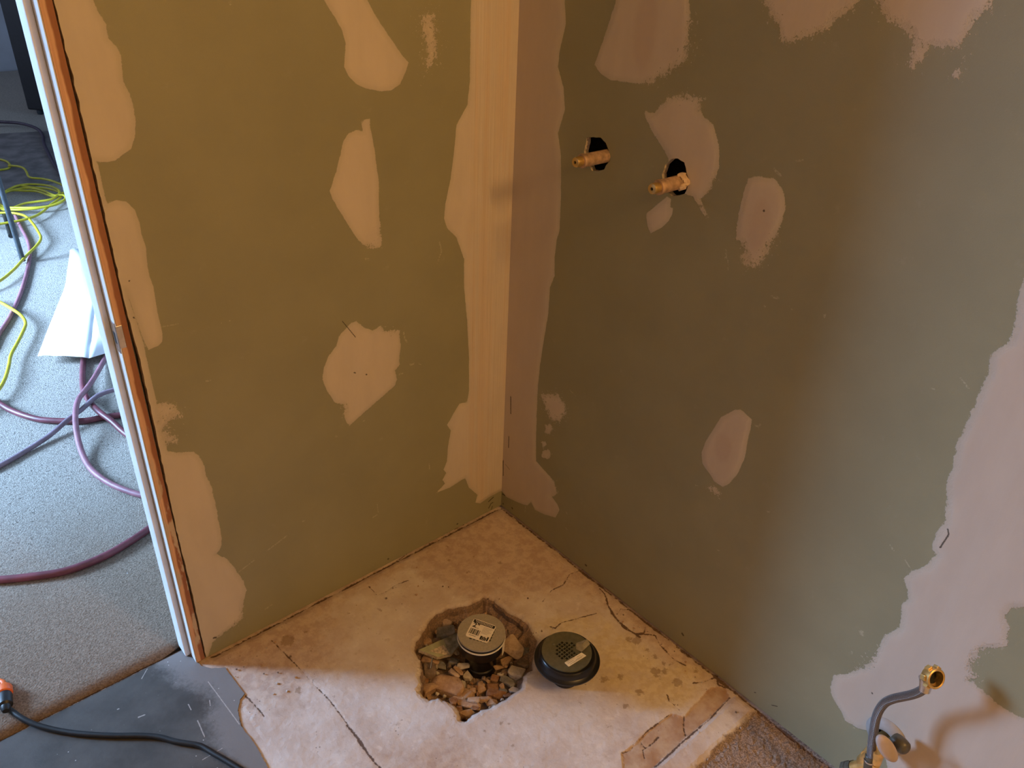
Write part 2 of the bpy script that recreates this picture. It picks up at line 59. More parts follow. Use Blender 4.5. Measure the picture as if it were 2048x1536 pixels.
SPOT = [(-0.3284,-0.0429,0.005),(-0.2448,-0.0794,0.006),(-0.2183,-0.0367,0.0035),(-0.4471,-0.5353,0.004),(-0.4357,-0.5504,0.0028),(-0.4876,-0.5301,0.003),(-0.4908,-0.5447,0.0025),(-0.5097,-0.5548,0.003),(-0.4622,-0.5923,0.0035),(-0.6169,-0.4608,0.0025),(-0.5491,-0.4985,0.005),(-0.2848,-0.6033,0.0022),(-0.6865,-0.0647,0.016),(-0.734,-0.2035,0.008),(-0.6622,-0.1208,0.004),(-0.6457,-0.0663,0.004),(-0.6845,-0.2605,0.003),(-0.2134,-0.6692,0.007),(-0.2182,-0.6705,0.006),(-0.1673,-0.6679,0.009),(-0.0831,-0.7041,0.012),(-0.0984,-0.6535,0.012),(-0.0801,-0.6655,0.009),(-0.0659,-0.6232,0.006),(-0.0637,-0.5661,0.012),(-0.0747,-0.5513,0.008),(-0.0665,-0.6024,0.006),(-0.1028,-0.6665,0.006),(-0.0645,-0.6501,0.005),(-0.0536,-0.6617,0.006),(-0.0256,-0.7068,0.007),(-0.1687,-0.6132,0.008),(-0.2035,-0.5959,0.01),(-0.2798,-0.6849,0.004),(-0.2366,-0.703,0.004),(-0.4746,-0.1138,0.006),(-0.5388,-0.0791,0.004),(-0.1841,-0.1128,0.004),(-0.2315,-0.1474,0.006),(-0.1462,-0.1722,0.006),(-0.3714,-0.473,0.003)]
DRAIN_CAP = (-0.364,-0.3641,0.062)
DRAIN_BARE = (-0.267,-0.5382,0.086)
STICKER_CAP = [(-0.3526,-0.3232,0.062),(-0.3278,-0.3735,0.062),(-0.3748,-0.3987,0.062),(-0.4003,-0.351,0.062)]
STICKER_BARE = [(-0.2473,-0.5603,0.086),(-0.2453,-0.5729,0.086),(-0.295,-0.5698,0.086),(-0.2948,-0.5566,0.086)]
TAPE_BARE = [(-0.2378,-0.5342,0.086),(-0.2131,-0.5426,0.086),(-0.2162,-0.5554,0.086),(-0.2473,-0.5603,0.086),(-0.2502,-0.5468,0.086)]
SHARD = [(-0.4714,-0.2726,0.0),(-0.3652,-0.2797,-0.012),(-0.3816,-0.3093,-0.014),(-0.4138,-0.3192,-0.014),(-0.4445,-0.3076,-0.012)]
ROCK = [(-0.4633,-0.3712,-0.028,0.0445,0.0804,-68,1),(-0.4487,-0.4086,-0.035,0.0445,0.038,20,1),(-0.4564,-0.4375,-0.032,0.0547,0.0234,18,1),(-0.4452,-0.4418,-0.022,0.0305,0.0161,10,2),(-0.4221,-0.4475,-0.032,0.0165,0.0321,80,1),(-0.4156,-0.469,-0.03,0.028,0.019,10,1),(-0.3916,-0.4585,-0.035,0.0508,0.0278,8,0),(-0.4101,-0.415,-0.038,0.033,0.0321,-30,1),(-0.3831,-0.4329,-0.04,0.0356,0.0248,20,0),(-0.4759,-0.4531,-0.03,0.0305,0.0278,30,1),(-0.5054,-0.357,-0.03,0.0381,0.0438,30,1),(-0.4725,-0.313,-0.03,0.0419,0.0438,0,3),(-0.4351,-0.3594,-0.022,0.033,0.0175,35,2),(-0.429,-0.3652,-0.014,0.028,0.0117,40,1),(-0.409,-0.3597,-0.02,0.0178,0.0351,80,4),(-0.4077,-0.3752,-0.035,0.0229,0.0263,20,4),(-0.2821,-0.3849,-0.022,0.0572,0.0599,25,2),(-0.2884,-0.4326,-0.03,0.0343,0.0438,60,3),(-0.3256,-0.444,-0.022,0.0407,0.0321,15,4),(-0.3167,-0.4024,-0.035,0.0267,0.038,60,1),(-0.3432,-0.404,-0.03,0.0153,0.0248,70,1),(-0.3542,-0.4463,-0.03,0.0381,0.0205,32,5),(-0.357,-0.4735,-0.03,0.0254,0.0161,20,4),(-0.3571,-0.2266,-0.03,0.0242,0.0219,10,2),(-0.3754,-0.2469,-0.03,0.0508,0.0351,-15,5),(-0.4551,-0.2865,-0.03,0.0356,0.0248,20,1),(-0.4482,-0.302,-0.028,0.0203,0.0175,0,1),(-0.412,-0.3249,-0.032,0.028,0.0234,10,5),(-0.4816,-0.4132,-0.026,0.0191,0.019,15,0),(-0.4287,-0.4173,-0.03,0.0153,0.0146,0,1),(-0.4252,-0.4014,-0.034,0.014,0.0146,0,1),(-0.3656,-0.4154,-0.04,0.0229,0.0205,30,0),(-0.347,-0.4156,-0.036,0.0178,0.0175,20,4),(-0.337,-0.456,-0.034,0.0229,0.0205,30,5),(-0.4794,-0.3346,-0.04,0.0254,0.0263,20,3),(-0.4942,-0.3268,-0.036,0.0178,0.0175,0,0),(-0.4325,-0.3837,-0.04,0.0203,0.0205,10,4),(-0.4836,-0.4387,-0.026,0.0153,0.0146,0,0),(-0.4533,-0.456,-0.03,0.0203,0.0117,10,0),(-0.3781,-0.4745,-0.03,0.0178,0.0117,-20,0),(-0.4093,-0.2503,-0.036,0.0254,0.0205,-20,3),(-0.4279,-0.2421,-0.03,0.0229,0.0175,-40,1),(-0.2625,-0.4078,-0.03,0.028,0.0351,50,5),(-0.4411,-0.3149,-0.034,0.0305,0.0205,20,5),(-0.2841,-0.41,-0.034,0.0178,0.0146,0,0),(-0.3394,-0.4217,-0.036,0.0203,0.0234,0,3),(-0.3731,-0.4543,-0.036,0.0203,0.0146,30,5)]
BIG_HOSE = ([(-1.9479,1.2447),(-1.5891,0.9052),(-1.3214,0.6642),(-1.1951,0.5593),(-1.1404,0.5158),(-1.0829,0.4828),(-1.013,0.4511),(-0.9332,0.4459),(-0.8688,0.4578),(-0.8001,0.4816),(-0.7148,0.5259),(-0.5814,0.576),(-0.399,0.5401)],0.0095)
RED_HOSE_LOOP = ([(-0.4974,2.138),(-0.5786,1.814),(-0.6529,1.5392),(-0.6907,1.4191),(-0.7216,1.3038),(-0.73,1.2055),(-0.7299,1.1057),(-0.7129,1.0327),(-0.7007,0.971),(-0.6849,0.9078),(-0.6337,0.8021)],0.0095)
PINK_HOSE = ([(-0.5111,1.662),(-0.5677,1.5399),(-0.6128,1.4505),(-0.678,1.3272),(-0.7287,1.2452),(-0.7596,1.1921),(-0.786,1.1266),(-0.81,1.0514),(-0.8272,0.9755),(-0.8361,0.8972),(-0.8349,0.8248),(-0.8204,0.7545),(-0.8015,0.7014),(-0.7689,0.6383),(-0.7338,0.5969),(-0.6608,0.5818)],0.0085)
GRAY_CABLE = ([(-1.611,1.2727),(-1.2675,1.0581),(-1.0837,1.0105),(-1.0321,1.0153),(-0.9593,1.0472),(-0.8825,1.0809),(-0.816,1.1159),(-0.7699,1.1403),(-0.7108,1.1693),(-0.6576,1.1734),(-0.6032,1.1777)],0.0075)
RED_HOSE_LOW = ([(-1.5552,1.8611),(-1.1841,1.6558),(-0.9789,1.434),(-0.9542,1.3705),(-0.9381,1.3144),(-0.9102,1.2502),(-0.8764,1.1941),(-0.8185,1.1401),(-0.7696,1.1061),(-0.7233,1.0946),(-0.6786,1.0761),(-0.6337,1.0564)],0.0095)
RED_HOSE_TOP = ([(-0.4747,3.2629),(-0.4962,3.0554),(-0.5145,2.8607),(-0.5456,2.6891),(-0.606,2.4818),(-0.6864,2.2491),(-0.7687,2.0487),(-0.8362,1.9137),(-0.9393,1.7276),(-1.1145,1.7501),(-1.4829,2.0713)],0.008)
YELLOW_RUN = ([(-0.601,3.3028),(-0.555,3.289),(-0.4968,3.2577),(-0.4613,3.2057),(-0.4452,3.1404),(-0.446,3.0269),(-0.4541,2.906),(-0.4691,2.7952),(-0.5102,2.7079),(-0.5763,2.6069),(-0.6579,2.4709),(-0.7369,2.3722),(-0.8203,2.322),(-0.8511,2.2559),(-0.8062,2.2171),(-0.7821,2.1647),(-0.7594,2.069),(-0.7448,1.9816),(-0.7477,1.9042),(-0.7691,1.8433),(-0.8107,1.7517),(-0.8515,1.666),(-0.8795,1.5768),(-0.9165,1.4795),(-0.9601,1.4139),(-1.0588,1.341),(-1.396,1.4968)],0.006)
YELLOW_TOP = ([(-0.6433,4.268),(-0.4173,4.4855),(-0.339,4.3522),(-0.3148,4.3094),(-0.2911,4.2403),(-0.2923,4.1493),(-0.317,4.0761),(-0.3666,4.0715),(-0.3924,4.1011),(-0.5128,4.1317)],0.006)
YELLOW_TOP2 = ([(-0.3097,4.0966),(-0.2735,4.0523),(-0.2564,3.9856),(-0.2628,3.8914),(-0.2761,3.7926),(-0.2653,3.7501),(-0.2268,3.7126),(-0.1917,3.6426),(-0.1711,3.5603),(-0.1535,3.4702)],0.006)
COIL = [([(-0.4225,3.6313),(-0.3699,3.6838),(-0.3141,3.6797),(-0.2583,3.6306),(-0.2191,3.5591),(-0.208,3.4634),(-0.232,3.3939),(-0.281,3.3438),(-0.3389,3.3527),(-0.4002,3.3644),(-0.45,3.3388),(-0.5069,3.3194),(-0.5053,3.457),(-0.461,3.5929),(-0.416,3.6377),(-0.3479,3.6465),(-0.3015,3.6039),(-0.2692,3.5269),(-0.2552,3.4417),(-0.2431,3.3909),(-0.2103,3.379),(-0.2211,3.3026),(-0.2784,3.2403),(-0.3502,3.2305),(-0.4143,3.2456),(-0.4801,3.2911),(-0.5121,3.3817),(-0.4734,3.559),(-0.4051,3.6413),(-0.3437,3.5995),(-0.2976,3.5572),(-0.2723,3.4748),(-0.2513,3.4177),(-0.2042,3.4391),(-0.1822,3.4241),(-0.2027,3.3317),(-0.2477,3.2798),(-0.3103,3.2325),(-0.3772,3.2393),(-0.4433,3.2851),(-0.4972,3.3419),(-0.5018,3.4954),(-0.4355,3.6184),(-0.3574,3.6932),(-0.3077,3.6416),(-0.2458,3.5773),(-0.2093,3.4971),(-0.2116,3.4119),(-0.2506,3.3436),(-0.3121,3.2635),(-0.3629,3.1809),(-0.4158,3.123),(-0.4792,3.0935),(-0.5221,3.0874),(-0.5816,3.0846),(-0.6066,3.0933),(-0.6846,3.2371)],0.006)]
VINYL_SCRATCH = [([(-0.8726,-0.0623),(-0.8692,-0.134),(-0.8661,-0.2021)],0.0007),([(-0.928,-0.1411),(-0.9297,-0.1631),(-0.932,-0.1862)],0.0008),([(-1.018,-0.058),(-1.0055,-0.0604)],0.0012),([(-0.9554,-0.2323),(-0.9354,-0.2321),(-0.9153,-0.2324)],0.0006),([(-0.979,0.0333),(-0.9605,0.0519)],0.0006),([(-0.9272,-0.0914),(-0.9281,-0.1084)],0.0007),([(-1.0437,-0.0124),(-1.0409,-0.0124)],0.001),([(-0.8891,-0.1089),(-0.8936,-0.1231)],0.0006)]
PURPLE_CABLE = ([(-0.4172,5.2578),(-0.1418,5.2749),(-0.0741,5.2328),(-0.0113,5.1689),(0.0359,5.0416),(0.0512,4.8959),(0.0301,4.7131),(-0.0125,4.5228),(-0.0502,4.2842),(-0.0945,3.9628),(-0.1211,3.6607)],0.01)
BLACK_CORD = ([(-1.2183,0.1222),(-1.2116,0.1065),(-1.1988,0.0734),(-1.1793,0.0408),(-1.1481,0.0017),(-1.1133,-0.036),(-1.0718,-0.0741),(-1.0291,-0.1089),(-1.0018,-0.1354),(-0.9825,-0.1631),(-0.9645,-0.1842),(-0.9468,-0.2055),(-0.9357,-0.2332),(-0.9227,-0.2646),(-0.907,-0.3055),(-0.8943,-0.3434),(-0.8848,-0.409),(-0.9165,-0.4864)],0.0055)
PLUG = [(-1.2166,0.115,0.024),(-1.2009,0.2024,0.024),(-1.1907,0.2794,0.024)]
SHEET = [(-0.784,1.586,0.045),(-0.6497,1.4669,0.045),(-0.5847,1.4888,0.036),(-0.4866,1.9137,0.055),(-0.3772,2.46,0.065),(-0.4206,2.4908,0.065),(-0.5447,2.1081,0.065),(-0.404,1.904,0.036)]
CASE = [(0.1379,5.5326,0.02),(0.2266,5.4222,0.02)]
MAT = [(-0.4969,3.6764),(-0.3947,3.7029),(-0.1297,3.7486),(-0.0175,3.7679),(0.2755,4.7815),(0.0879,4.8994),(-0.2202,4.9974)]
POLE = [(-0.5971,2.5893,0.022),(-0.5991,2.5948,0.3631)]
BLACKBIT = [(-0.5066,3.3474,0.03),(-0.5639,2.9476,0.03)]
V_BASE = (1.0959,0.1709)
V_HOSE = [(-0.075,-1.1049,0.1768),(-0.075,-1.0971,0.2118),(-0.075,-1.0913,0.2442),(-0.075,-1.0873,0.2742),(-0.075,-1.0875,0.2986),(-0.075,-1.0917,0.3193),(-0.075,-1.1004,0.3369),(-0.075,-1.1124,0.3543),(-0.075,-1.1233,0.3703),(-0.075,-1.1308,0.3846),(-0.075,-1.1358,0.3989)]
V_NUT = [(-0.075,-1.1439,0.4285),(-0.075,-1.1329,0.3969)]
V_FERR = [(-0.075,-1.1038,0.1736),(-0.075,-1.0998,0.195)]
V_BODY = [(-0.07,-1.1084,0.202),(-0.07,-1.1108,0.1749),(-0.07,-1.096,0.1457),(-0.07,-1.0837,0.1253)]
V_HANDLE = [(-0.085,-1.1222,0.2378)]
V_KNOB = [(-0.035,-1.1279,0.2118)]
V_HAX = [(0.1677,-0.703,-0.693),(0.8032,-0.3115,0.5103),(-0.5732,-0.6405,0.5111)]

# ------------------------------------------------------------------ helpers
rng = random.Random(7)
def tag(o, label=None, cat=None, group=None, kind=None):
    for k, v in (('label', label), ('category', cat), ('group', group), ('kind', kind)):
        if v: o[k] = v
    return o
def link(name, verts, faces, mats, parent=None, smooth=False, mi=None):
    me = bpy.data.meshes.new(name)
    me.from_pydata([tuple(map(float, v)) for v in verts], [], [tuple(map(int, f)) for f in faces])
    for m in (mats if isinstance(mats, (list, tuple)) else [mats]): me.materials.append(m)
    if mi is not None: me.polygons.foreach_set('material_index', mi)
    if smooth: me.polygons.foreach_set('use_smooth', [True] * len(me.polygons))
    me.update()
    o = bpy.data.objects.new(name, me); COL.objects.link(o)
    if parent: o.parent = parent
    return o
def recentre(o):
    """put a mesh thing's origin at its own base"""
    vs = [v.co for v in o.data.vertices]
    c = Vector((sum(v.x for v in vs) / len(vs), sum(v.y for v in vs) / len(vs), min(v.z for v in vs)))
    o.data.transform(Matrix.Translation(-c)); o.location = c
    return o
def empty(name, loc):
    o = bpy.data.objects.new(name, None); COL.objects.link(o); o.location = loc; o.empty_display_size = .05
    return o
class MB:
    def __init__(s): s.v = []; s.f = []; s.sm = []
    def add(s, v, f):
        b = len(s.v); s.v += [tuple(p) for p in v]; s.f += [tuple(b + i for i in q) for q in f]; return s
    def box(s, lo, hi, M=None):
        x0, y0, z0 = lo; x1, y1, z1 = hi
        v = [Vector(p) for p in ((x0,y0,z0),(x1,y0,z0),(x1,y1,z0),(x0,y1,z0),(x0,y0,z1),(x1,y0,z1),(x1,y1,z1),(x0,y1,z1))]
        if M: v = [M @ p for p in v]
        return s.add(v, [(0,3,2,1),(4,5,6,7),(0,1,5,4),(1,2,6,5),(2,3,7,6),(3,0,4,7)])
    def lathe(s, prof, M=None, n=64, cap0=True, cap1=True):
        """profile of (radius, height) turned round local Z"""
        v = []; f = []
        for r, h in prof:
            for i in range(n):
                a = 2 * math.pi * i / n; v.append(Vector((r * math.cos(a), r * math.sin(a), h)))
        for k in range(len(prof) - 1):
            for i in range(n):
                j = (i + 1) % n; f.append((k*n+i, k*n+j, (k+1)*n+j, (k+1)*n+i))
        if cap0: f.append(tuple(range(n - 1, -1, -1)))
        if cap1: f.append(tuple((len(prof)-1)*n + i for i in range(n)))
        if M: v = [M @ p for p in v]
        return s.add(v, f)
    def tube(s, pts, r, n=14, taper=None):
        pts = [Vector(p) for p in pts]; v = []; f = []
        t0 = (pts[1] - pts[0]).normalized(); up = Vector((0, 0, 1)) if abs(t0.z) < .9 else Vector((1, 0, 0))
        x = up.cross(t0).normalized()
        for k, p in enumerate(pts):
            t = (pts[min(k+1, len(pts)-1)] - pts[max(k-1, 0)]).normalized()
            x = (x - t * x.dot(t)).normalized(); y = t.cross(x)
            rr = r if taper is None else taper(k / (len(pts) - 1)) * r
            for i in range(n):
                a = 2 * math.pi * i / n; v.append(p + rr * (math.cos(a) * x + math.sin(a) * y))
        for k in range(len(pts) - 1):
            for i in range(n):
                j = (i + 1) % n; f.append((k*n+i, k*n+j, (k+1)*n+j, (k+1)*n+i))
        f.append(tuple(range(n - 1, -1, -1))); f.append(tuple((len(pts)-1)*n + i for i in range(n)))
        return s.add(v, f)
    def build(s, name, mat, parent=None, smooth=False, bevel=0, sharp=40):
        if parent is not None:
            pl = parent.matrix_basis.translation
            if parent.parent: pl = pl + parent.parent.matrix_basis.translation
            s.v = [Vector(p) - pl for p in s.v]
        o = link(name, s.v, s.f, mat, parent, smooth)
        if smooth:
            bm = bmesh.new(); bm.from_mesh(o.data)
            for e in bm.edges:
                if len(e.link_faces) == 2 and e.calc_face_angle(0) > math.radians(sharp): e.smooth = False
            bm.to_mesh(o.data); bm.free()
        if bevel:
            m = o.modifiers.new('bevel', 'BEVEL'); m.width = bevel; m.segments = 2; m.limit_method = 'ANGLE'
        return o
def spline(pts, step=.012):
    """smooth curve through points, resampled evenly"""
    pts = [Vector(p) for p in pts]; out = []
    P = [2*pts[0]-pts[1]] + pts + [2*pts[-1]-pts[-2]]
    for i in range(1, len(P) - 2):
        a, b, c, d = P[i-1:i+3]; n = max(2, int((c - b).length / step))
        for k in range(n):
            t = k / n
            out.append(.5 * (2*b + (c-a)*t + (2*a-5*b+4*c-d)*t*t + (3*b-a-3*c+d)*t**3))
    out.append(pts[-1]); return out
def axis_frame(o, d, up=(0, 0, 1)):
    z = Vector(d).normalized(); u = Vector(up)
    if abs(z.dot(u)) > .95: u = Vector((0, 1, 0))
    x = u.cross(z).normalized(); y = z.cross(x)
    return Matrix.Translation(o) @ Matrix((x, y, z)).transposed().to_4x4()
# ---- 2-D distance fields
def seg_dist(P, poly, closed=True):
    P = np.asarray(P, float); Q = np.asarray(poly, float)
    if len(Q) == 1: return np.hypot(*(P - Q[0]).T)
    A = Q; Bq = np.roll(Q, -1, 0)
    if not closed: A = A[:-1]; Bq = Bq[:-1]
    best = np.full(len(P), 1e9)
    for a, b in zip(A, Bq):
        d = b - a; L = max((d * d).sum(), 1e-12)
        t = np.clip(((P - a) @ d) / L, 0, 1); c = a + t[:, None] * d
        best = np.minimum(best, np.hypot(*(P - c).T))
    return best
def inside(P, poly):
    P = np.asarray(P, float); Q = np.asarray(poly, float); r = np.zeros(len(P), bool)
    for (x0, y0), (x1, y1) in zip(Q, np.roll(Q, -1, 0)):
        m = (y0 > P[:, 1]) != (y1 > P[:, 1])
        if y0 != y1: r ^= m & (P[:, 0] < (x1 - x0) * (P[:, 1] - y0) / (y1 - y0) + x0)
    return r
def sdist(P, poly): return np.where(inside(P, poly), 1, -1) * seg_dist(P, poly)
def dens(poly, step, closed=True):
    Q = np.asarray(poly, float); out = []
    n = len(Q) if closed else len(Q) - 1
    for i in range(n):
        a, b = Q[i], Q[(i+1) % len(Q)]; k = max(1, int(np.hypot(*(b-a)) / step))
        out += [tuple(a + (b-a) * t / k) for t in range(k)]
    if not closed: out.append(tuple(Q[-1]))
    return out
def ragged(poly, step, amp, seed):
    """add small irregularities to a traced outline"""
    out = []
    for i, (x, y) in enumerate(dens(poly, step)):
        n = mnoise.noise_vector(Vector((x * 140, y * 140, seed))); out.append((x + n.x * amp, y + n.y * amp))
    return out
def hashnoise(P, scale, seed, oct=3):
    return np.array([mnoise.fractal(Vector((x * scale, y * scale, seed)), .6, 2, oct) for x, y in P])
def sheet(outer, holes, fine, step, coarse, extra):
    """triangulated flat sheet: fine inside the box «fine», coarse elsewhere, exact outlines and holes"""
    O = np.asarray(outer); lo = O.min(0); hi = O.max(0); r = np.random.RandomState(3)
    def grid(l, h, s):
        u = np.arange(l[0], h[0] + s * .5, s); v = np.arange(l[1], h[1] + s * .5, s)
        g = np.stack(np.meshgrid(u, v), -1).reshape(-1, 2); return g + r.uniform(-.25, .25, g.shape) * s
    g1 = grid(fine[0], fine[1], step); g2 = grid(lo, hi, coarse)
    m = np.all((g2 > np.array(fine[0]) - step) & (g2 < np.array(fine[1]) + step), 1)
    G = np.vstack([g1, g2[~m]])
    out_d = dens(outer, coarse * .5 if len(outer) < 6 else step)
    G = G[inside(G, outer)]; G = G[seg_dist(G, outer) > step * .4]
    for h in holes: G = G[~inside(G, h)]; G = G[seg_dist(G, h) > step * .35]
    V = [tuple(p) for p in G]; E = []
    for ring in [out_d] + list(holes):
        b = len(V); V += [tuple(p) for p in ring]; E += [(b + i, b + (i+1) % len(ring)) for i in range(len(ring))]
    X = np.array([p for p in extra]) if len(extra) else np.zeros((0, 2))
    if len(X):
        X = X[inside(X, outer)]; X = X[seg_dist(X, outer) > .001]
        for h in holes: X = X[~inside(X, h)]; X = X[seg_dist(X, h) > .001]
        V += [tuple(p) for p in X]
    res = delaunay_2d_cdt([Vector(v) for v in V], E, [], 0, 1e-6)
    P = np.array([(v.x, v.y) for v in res[0]]); T = np.array([tuple(f) for f in res[2] if len(f) == 3])
    c = P[T].mean(1); keep = inside(c, outer)
    for h in holes: keep &= ~inside(c, h)
    T = T[keep]
    a = P[T[:, 1]] - P[T[:, 0]]; b = P[T[:, 2]] - P[T[:, 0]]; cr = a[:, 0]*b[:, 1] - a[:, 1]*b[:, 0]
    T[cr < 0] = T[cr < 0][:, ::-1]
    return P, T[np.abs(cr) > 1e-12]
def attr(o, name, vals):
    a = o.data.attributes.new(name, 'FLOAT', 'POINT'); a.data.foreach_set('value', np.asarray(vals, np.float32))

# ------------------------------------------------------------------ materials
class N:
    """tiny node-graph writer"""
    def __init__(s, name, rough=.6, metal=0):
        s.m = bpy.data.materials.new(name); s.m.use_nodes = True; s.t = s.m.node_tree
        s.b = s.t.nodes['Principled BSDF']; s.b.inputs['Roughness'].default_value = rough; s.b.inputs['Metallic'].default_value = metal
        s.tc = s.t.nodes.new('ShaderNodeTexCoord').outputs['Object']
    def put(s, sock, val):
        if hasattr(val, 'is_linked') or hasattr(val, 'links'): s.t.links.new(val, sock)
        elif isinstance(val, tuple) and len(val) == 3 and sock.type == 'RGBA': sock.default_value = (*val, 1)
        else: sock.default_value = val
    def node(s, typ, ins=(), out=0, **props):
        n = s.t.nodes.new(typ)
        for k, v in props.items(): setattr(n, k, v)
        for k, v in (ins.items() if isinstance(ins, dict) else enumerate(ins)):
            if v is not None: s.put(n.inputs[k], v)
        return n.outputs[out]
    def math(s, op, a, b=None, c=None, clamp=False):
        return s.node('ShaderNodeMath', [a, b, c], operation=op, use_clamp=clamp)
    def noise(s, scale, detail=4, rough=.55, vec=None, stretch=None, out=0):
        v = vec or s.tc
        if stretch: v = s.node('ShaderNodeMapping', {'Vector': v, 'Scale': stretch})
        return s.node('ShaderNodeTexNoise', {'Vector': v, 'Scale': scale, 'Detail': detail, 'Roughness': rough}, out)
    def voro(s, scale, feature='F1', out=0, vec=None):
        return s.node('ShaderNodeTexVoronoi', {'Vector': vec or s.tc, 'Scale': scale}, out, feature=feature)
    def attr(s, name): return s.node('ShaderNodeAttribute', out=2, attribute_name=name)
    def step(s, v, lo, hi, a=0., b=1.):
        return s.node('ShaderNodeMapRange', {'Value': v, 'From Min': lo, 'From Max': hi, 'To Min': a, 'To Max': b}, interpolation_type='SMOOTHSTEP')
    def mix(s, f, a, b):
        n = s.t.nodes.new('ShaderNodeMix'); n.data_type = 'RGBA'
        s.put(n.inputs[0], f); s.put(n.inputs[6], a); s.put(n.inputs[7], b); return n.outputs[2]
    def bump(s, h, dist, strength=1, prev=None):
        return s.node('ShaderNodeBump', {'Height': h, 'Distance': dist, 'Strength': strength, 'Normal': prev})
    def done(s, color=None, rough=None, normal=None):
        if color is not None: s.put(s.b.inputs['Base Color'], color)
        if rough is not None: s.put(s.b.inputs['Roughness'], rough)
        if normal is not None: s.put(s.b.inputs['Normal'], normal)
        return s.m
def plain(name, c, rough=.5, metal=0, var=.15, scale=60, bump=0, spec=None):
    n = N(name, rough, metal)
    v = n.noise(scale, 4)
    col = n.mix(n.step(v, .3, .7), tuple(x * (1 - var) for x in c), tuple(min(1, x * (1 + var)) for x in c))
    if spec is not None: n.b.inputs['Specular IOR Level'].default_value = spec
    return n.done(col, None, n.bump(v, bump) if bump else None)

BOARD = (.28, .27, .178); COMPOUND = (.575, .51, .44)
def wall_material():
    n = N('green_drywall_with_compound', .62)
    sd = n.attr('sd'); rag = n.attr('rag'); opac = n.attr('opac'); tone = n.attr('tone')
    nz = n.math('ADD', n.math('MULTIPLY', n.noise(70, 3, .6), .55), n.math('MULTIPLY', n.noise(330, 3, .65), .45))
    nz = n.math('MULTIPLY', n.math('SUBTRACT', nz, .5), 5.)
    e = n.math('ADD', sd, n.math('MULTIPLY', nz, rag))
    mask = n.step(e, -.0007, .0009)
    mask = n.math('MULTIPLY', mask, n.step(n.noise(110, 5, .7), n.math('SUBTRACT', .62, n.math('MULTIPLY', opac, .62)), n.math('SUBTRACT', .86, n.math('MULTIPLY', opac, .8)), 0., 1.) )
    s1 = n.noise(150, 3, .65); rr = n.step(rag, .0035, .006); q = n.math('DIVIDE', sd, n.math('MULTIPLY', rag, 26.))
    spat = n.step(n.math('ADD', n.math('SUBTRACT', s1, .575), q), 0., .035)
    hole_ = n.step(n.math('SUBTRACT', n.math('SUBTRACT', .44, s1), n.math('MULTIPLY', q, 1.6)), 0., .03)
    mask = n.math('MAXIMUM', mask, n.math('MULTIPLY', n.math('MULTIPLY', spat, rr), .75))
    mask = n.math('MULTIPLY', mask, n.math('SUBTRACT', 1., n.math('MULTIPLY', hole_, rr)))
    thin = n.step(e, 0., .012)                       # feathered edges are thinner
    board = n.mix(n.step(n.noise(5, 4), .3, .7), tuple(c * .94 for c in BOARD), tuple(c * 1.05 for c in BOARD))
    board = n.mix(n.math('MULTIPLY', n.step(n.noise(900, 2), .35, .75), .12), board, (.16, .16, .1))
    smear = n.math('MULTIPLY', n.step(n.noise(22, 6, .7), .6, .8), .16)
    board = n.mix(smear, board, COMPOUND)
    comp = n.mix(n.step(n.noise(26, 4, stretch=(1, 1, .3)), .3, .7), tuple(c * .93 for c in COMPOUND), COMPOUND)
    comp = n.mix(n.math('MULTIPLY', n.math('MULTIPLY', n.step(n.noise(1, 3, .6, stretch=(34, 34, 1.1)), .42, .62), n.attr('trowel')), .5), comp, (.56, .43, .31))
    comp = n.mix(n.math('MULTIPLY', tone, .55), comp, (.43, .335, .29))
    comp = n.mix(n.math('MULTIPLY', n.math('SUBTRACT', 1, thin), .22), comp, BOARD)
    col = n.mix(mask, board, comp)
    lt = n.step(n.math('ADD', n.attr('light'), n.math('MULTIPLY', n.math('SUBTRACT', n.noise(500, 2), .5), .003)), -.0004, .0006, 1., 0.)
    lt = n.math('MULTIPLY', lt, n.step(n.noise(210, 3, .7), .42, .56))
    col = n.mix(n.math('MULTIPLY', lt, .45), col, (.56, .5, .38))
    dk = n.step(n.math('ADD', n.attr('dirt'), n.math('MULTIPLY', n.math('SUBTRACT', n.noise(600, 2), .5), .003)), -.0003, .0006, 1., 0.)
    col = n.mix(n.math('MULTIPLY', dk, .85), col, (.03, .022, .012))
    hgt = n.math('ADD', n.math('MULTIPLY', mask, .5), n.math('MULTIPLY', thin, n.math('MULTIPLY', mask, .8)))
    trow = n.math('MULTIPLY', n.math('MULTIPLY', n.noise(1, 3, .6, stretch=(62, 62, 1.3)), n.attr('trowel')), 3.4)
    hgt = n.math('ADD', hgt, trow)
    nb = n.bump(hgt, .0012, .8)
    nb = n.bump(n.noise(420, 3), .0004, .35, nb)
    return n.done(col, n.step(mask, 0., 1., .5, .72), nb)
M_WALL = wall_material()
M_GYPSUM = plain('gypsum_core', (.5, .42, .33), .9, var=.3, scale=200, bump=.002)
M_PAINT = plain('off_white_wall_paint', (.62, .6, .56), .7, var=.05, scale=20)
M_DIM_WALL = plain('pale_blue_grey_wall_paint', (.56, .60, .66), .7, var=.08, scale=4)
M_CAVITY = plain('dark_stud_cavity', (.05, .035, .025), .95, var=.3)
M_WHITE_TRIM = plain('white_trim_paint', (.82, .83, .85), .38, var=.04, scale=30, bump=.0003)

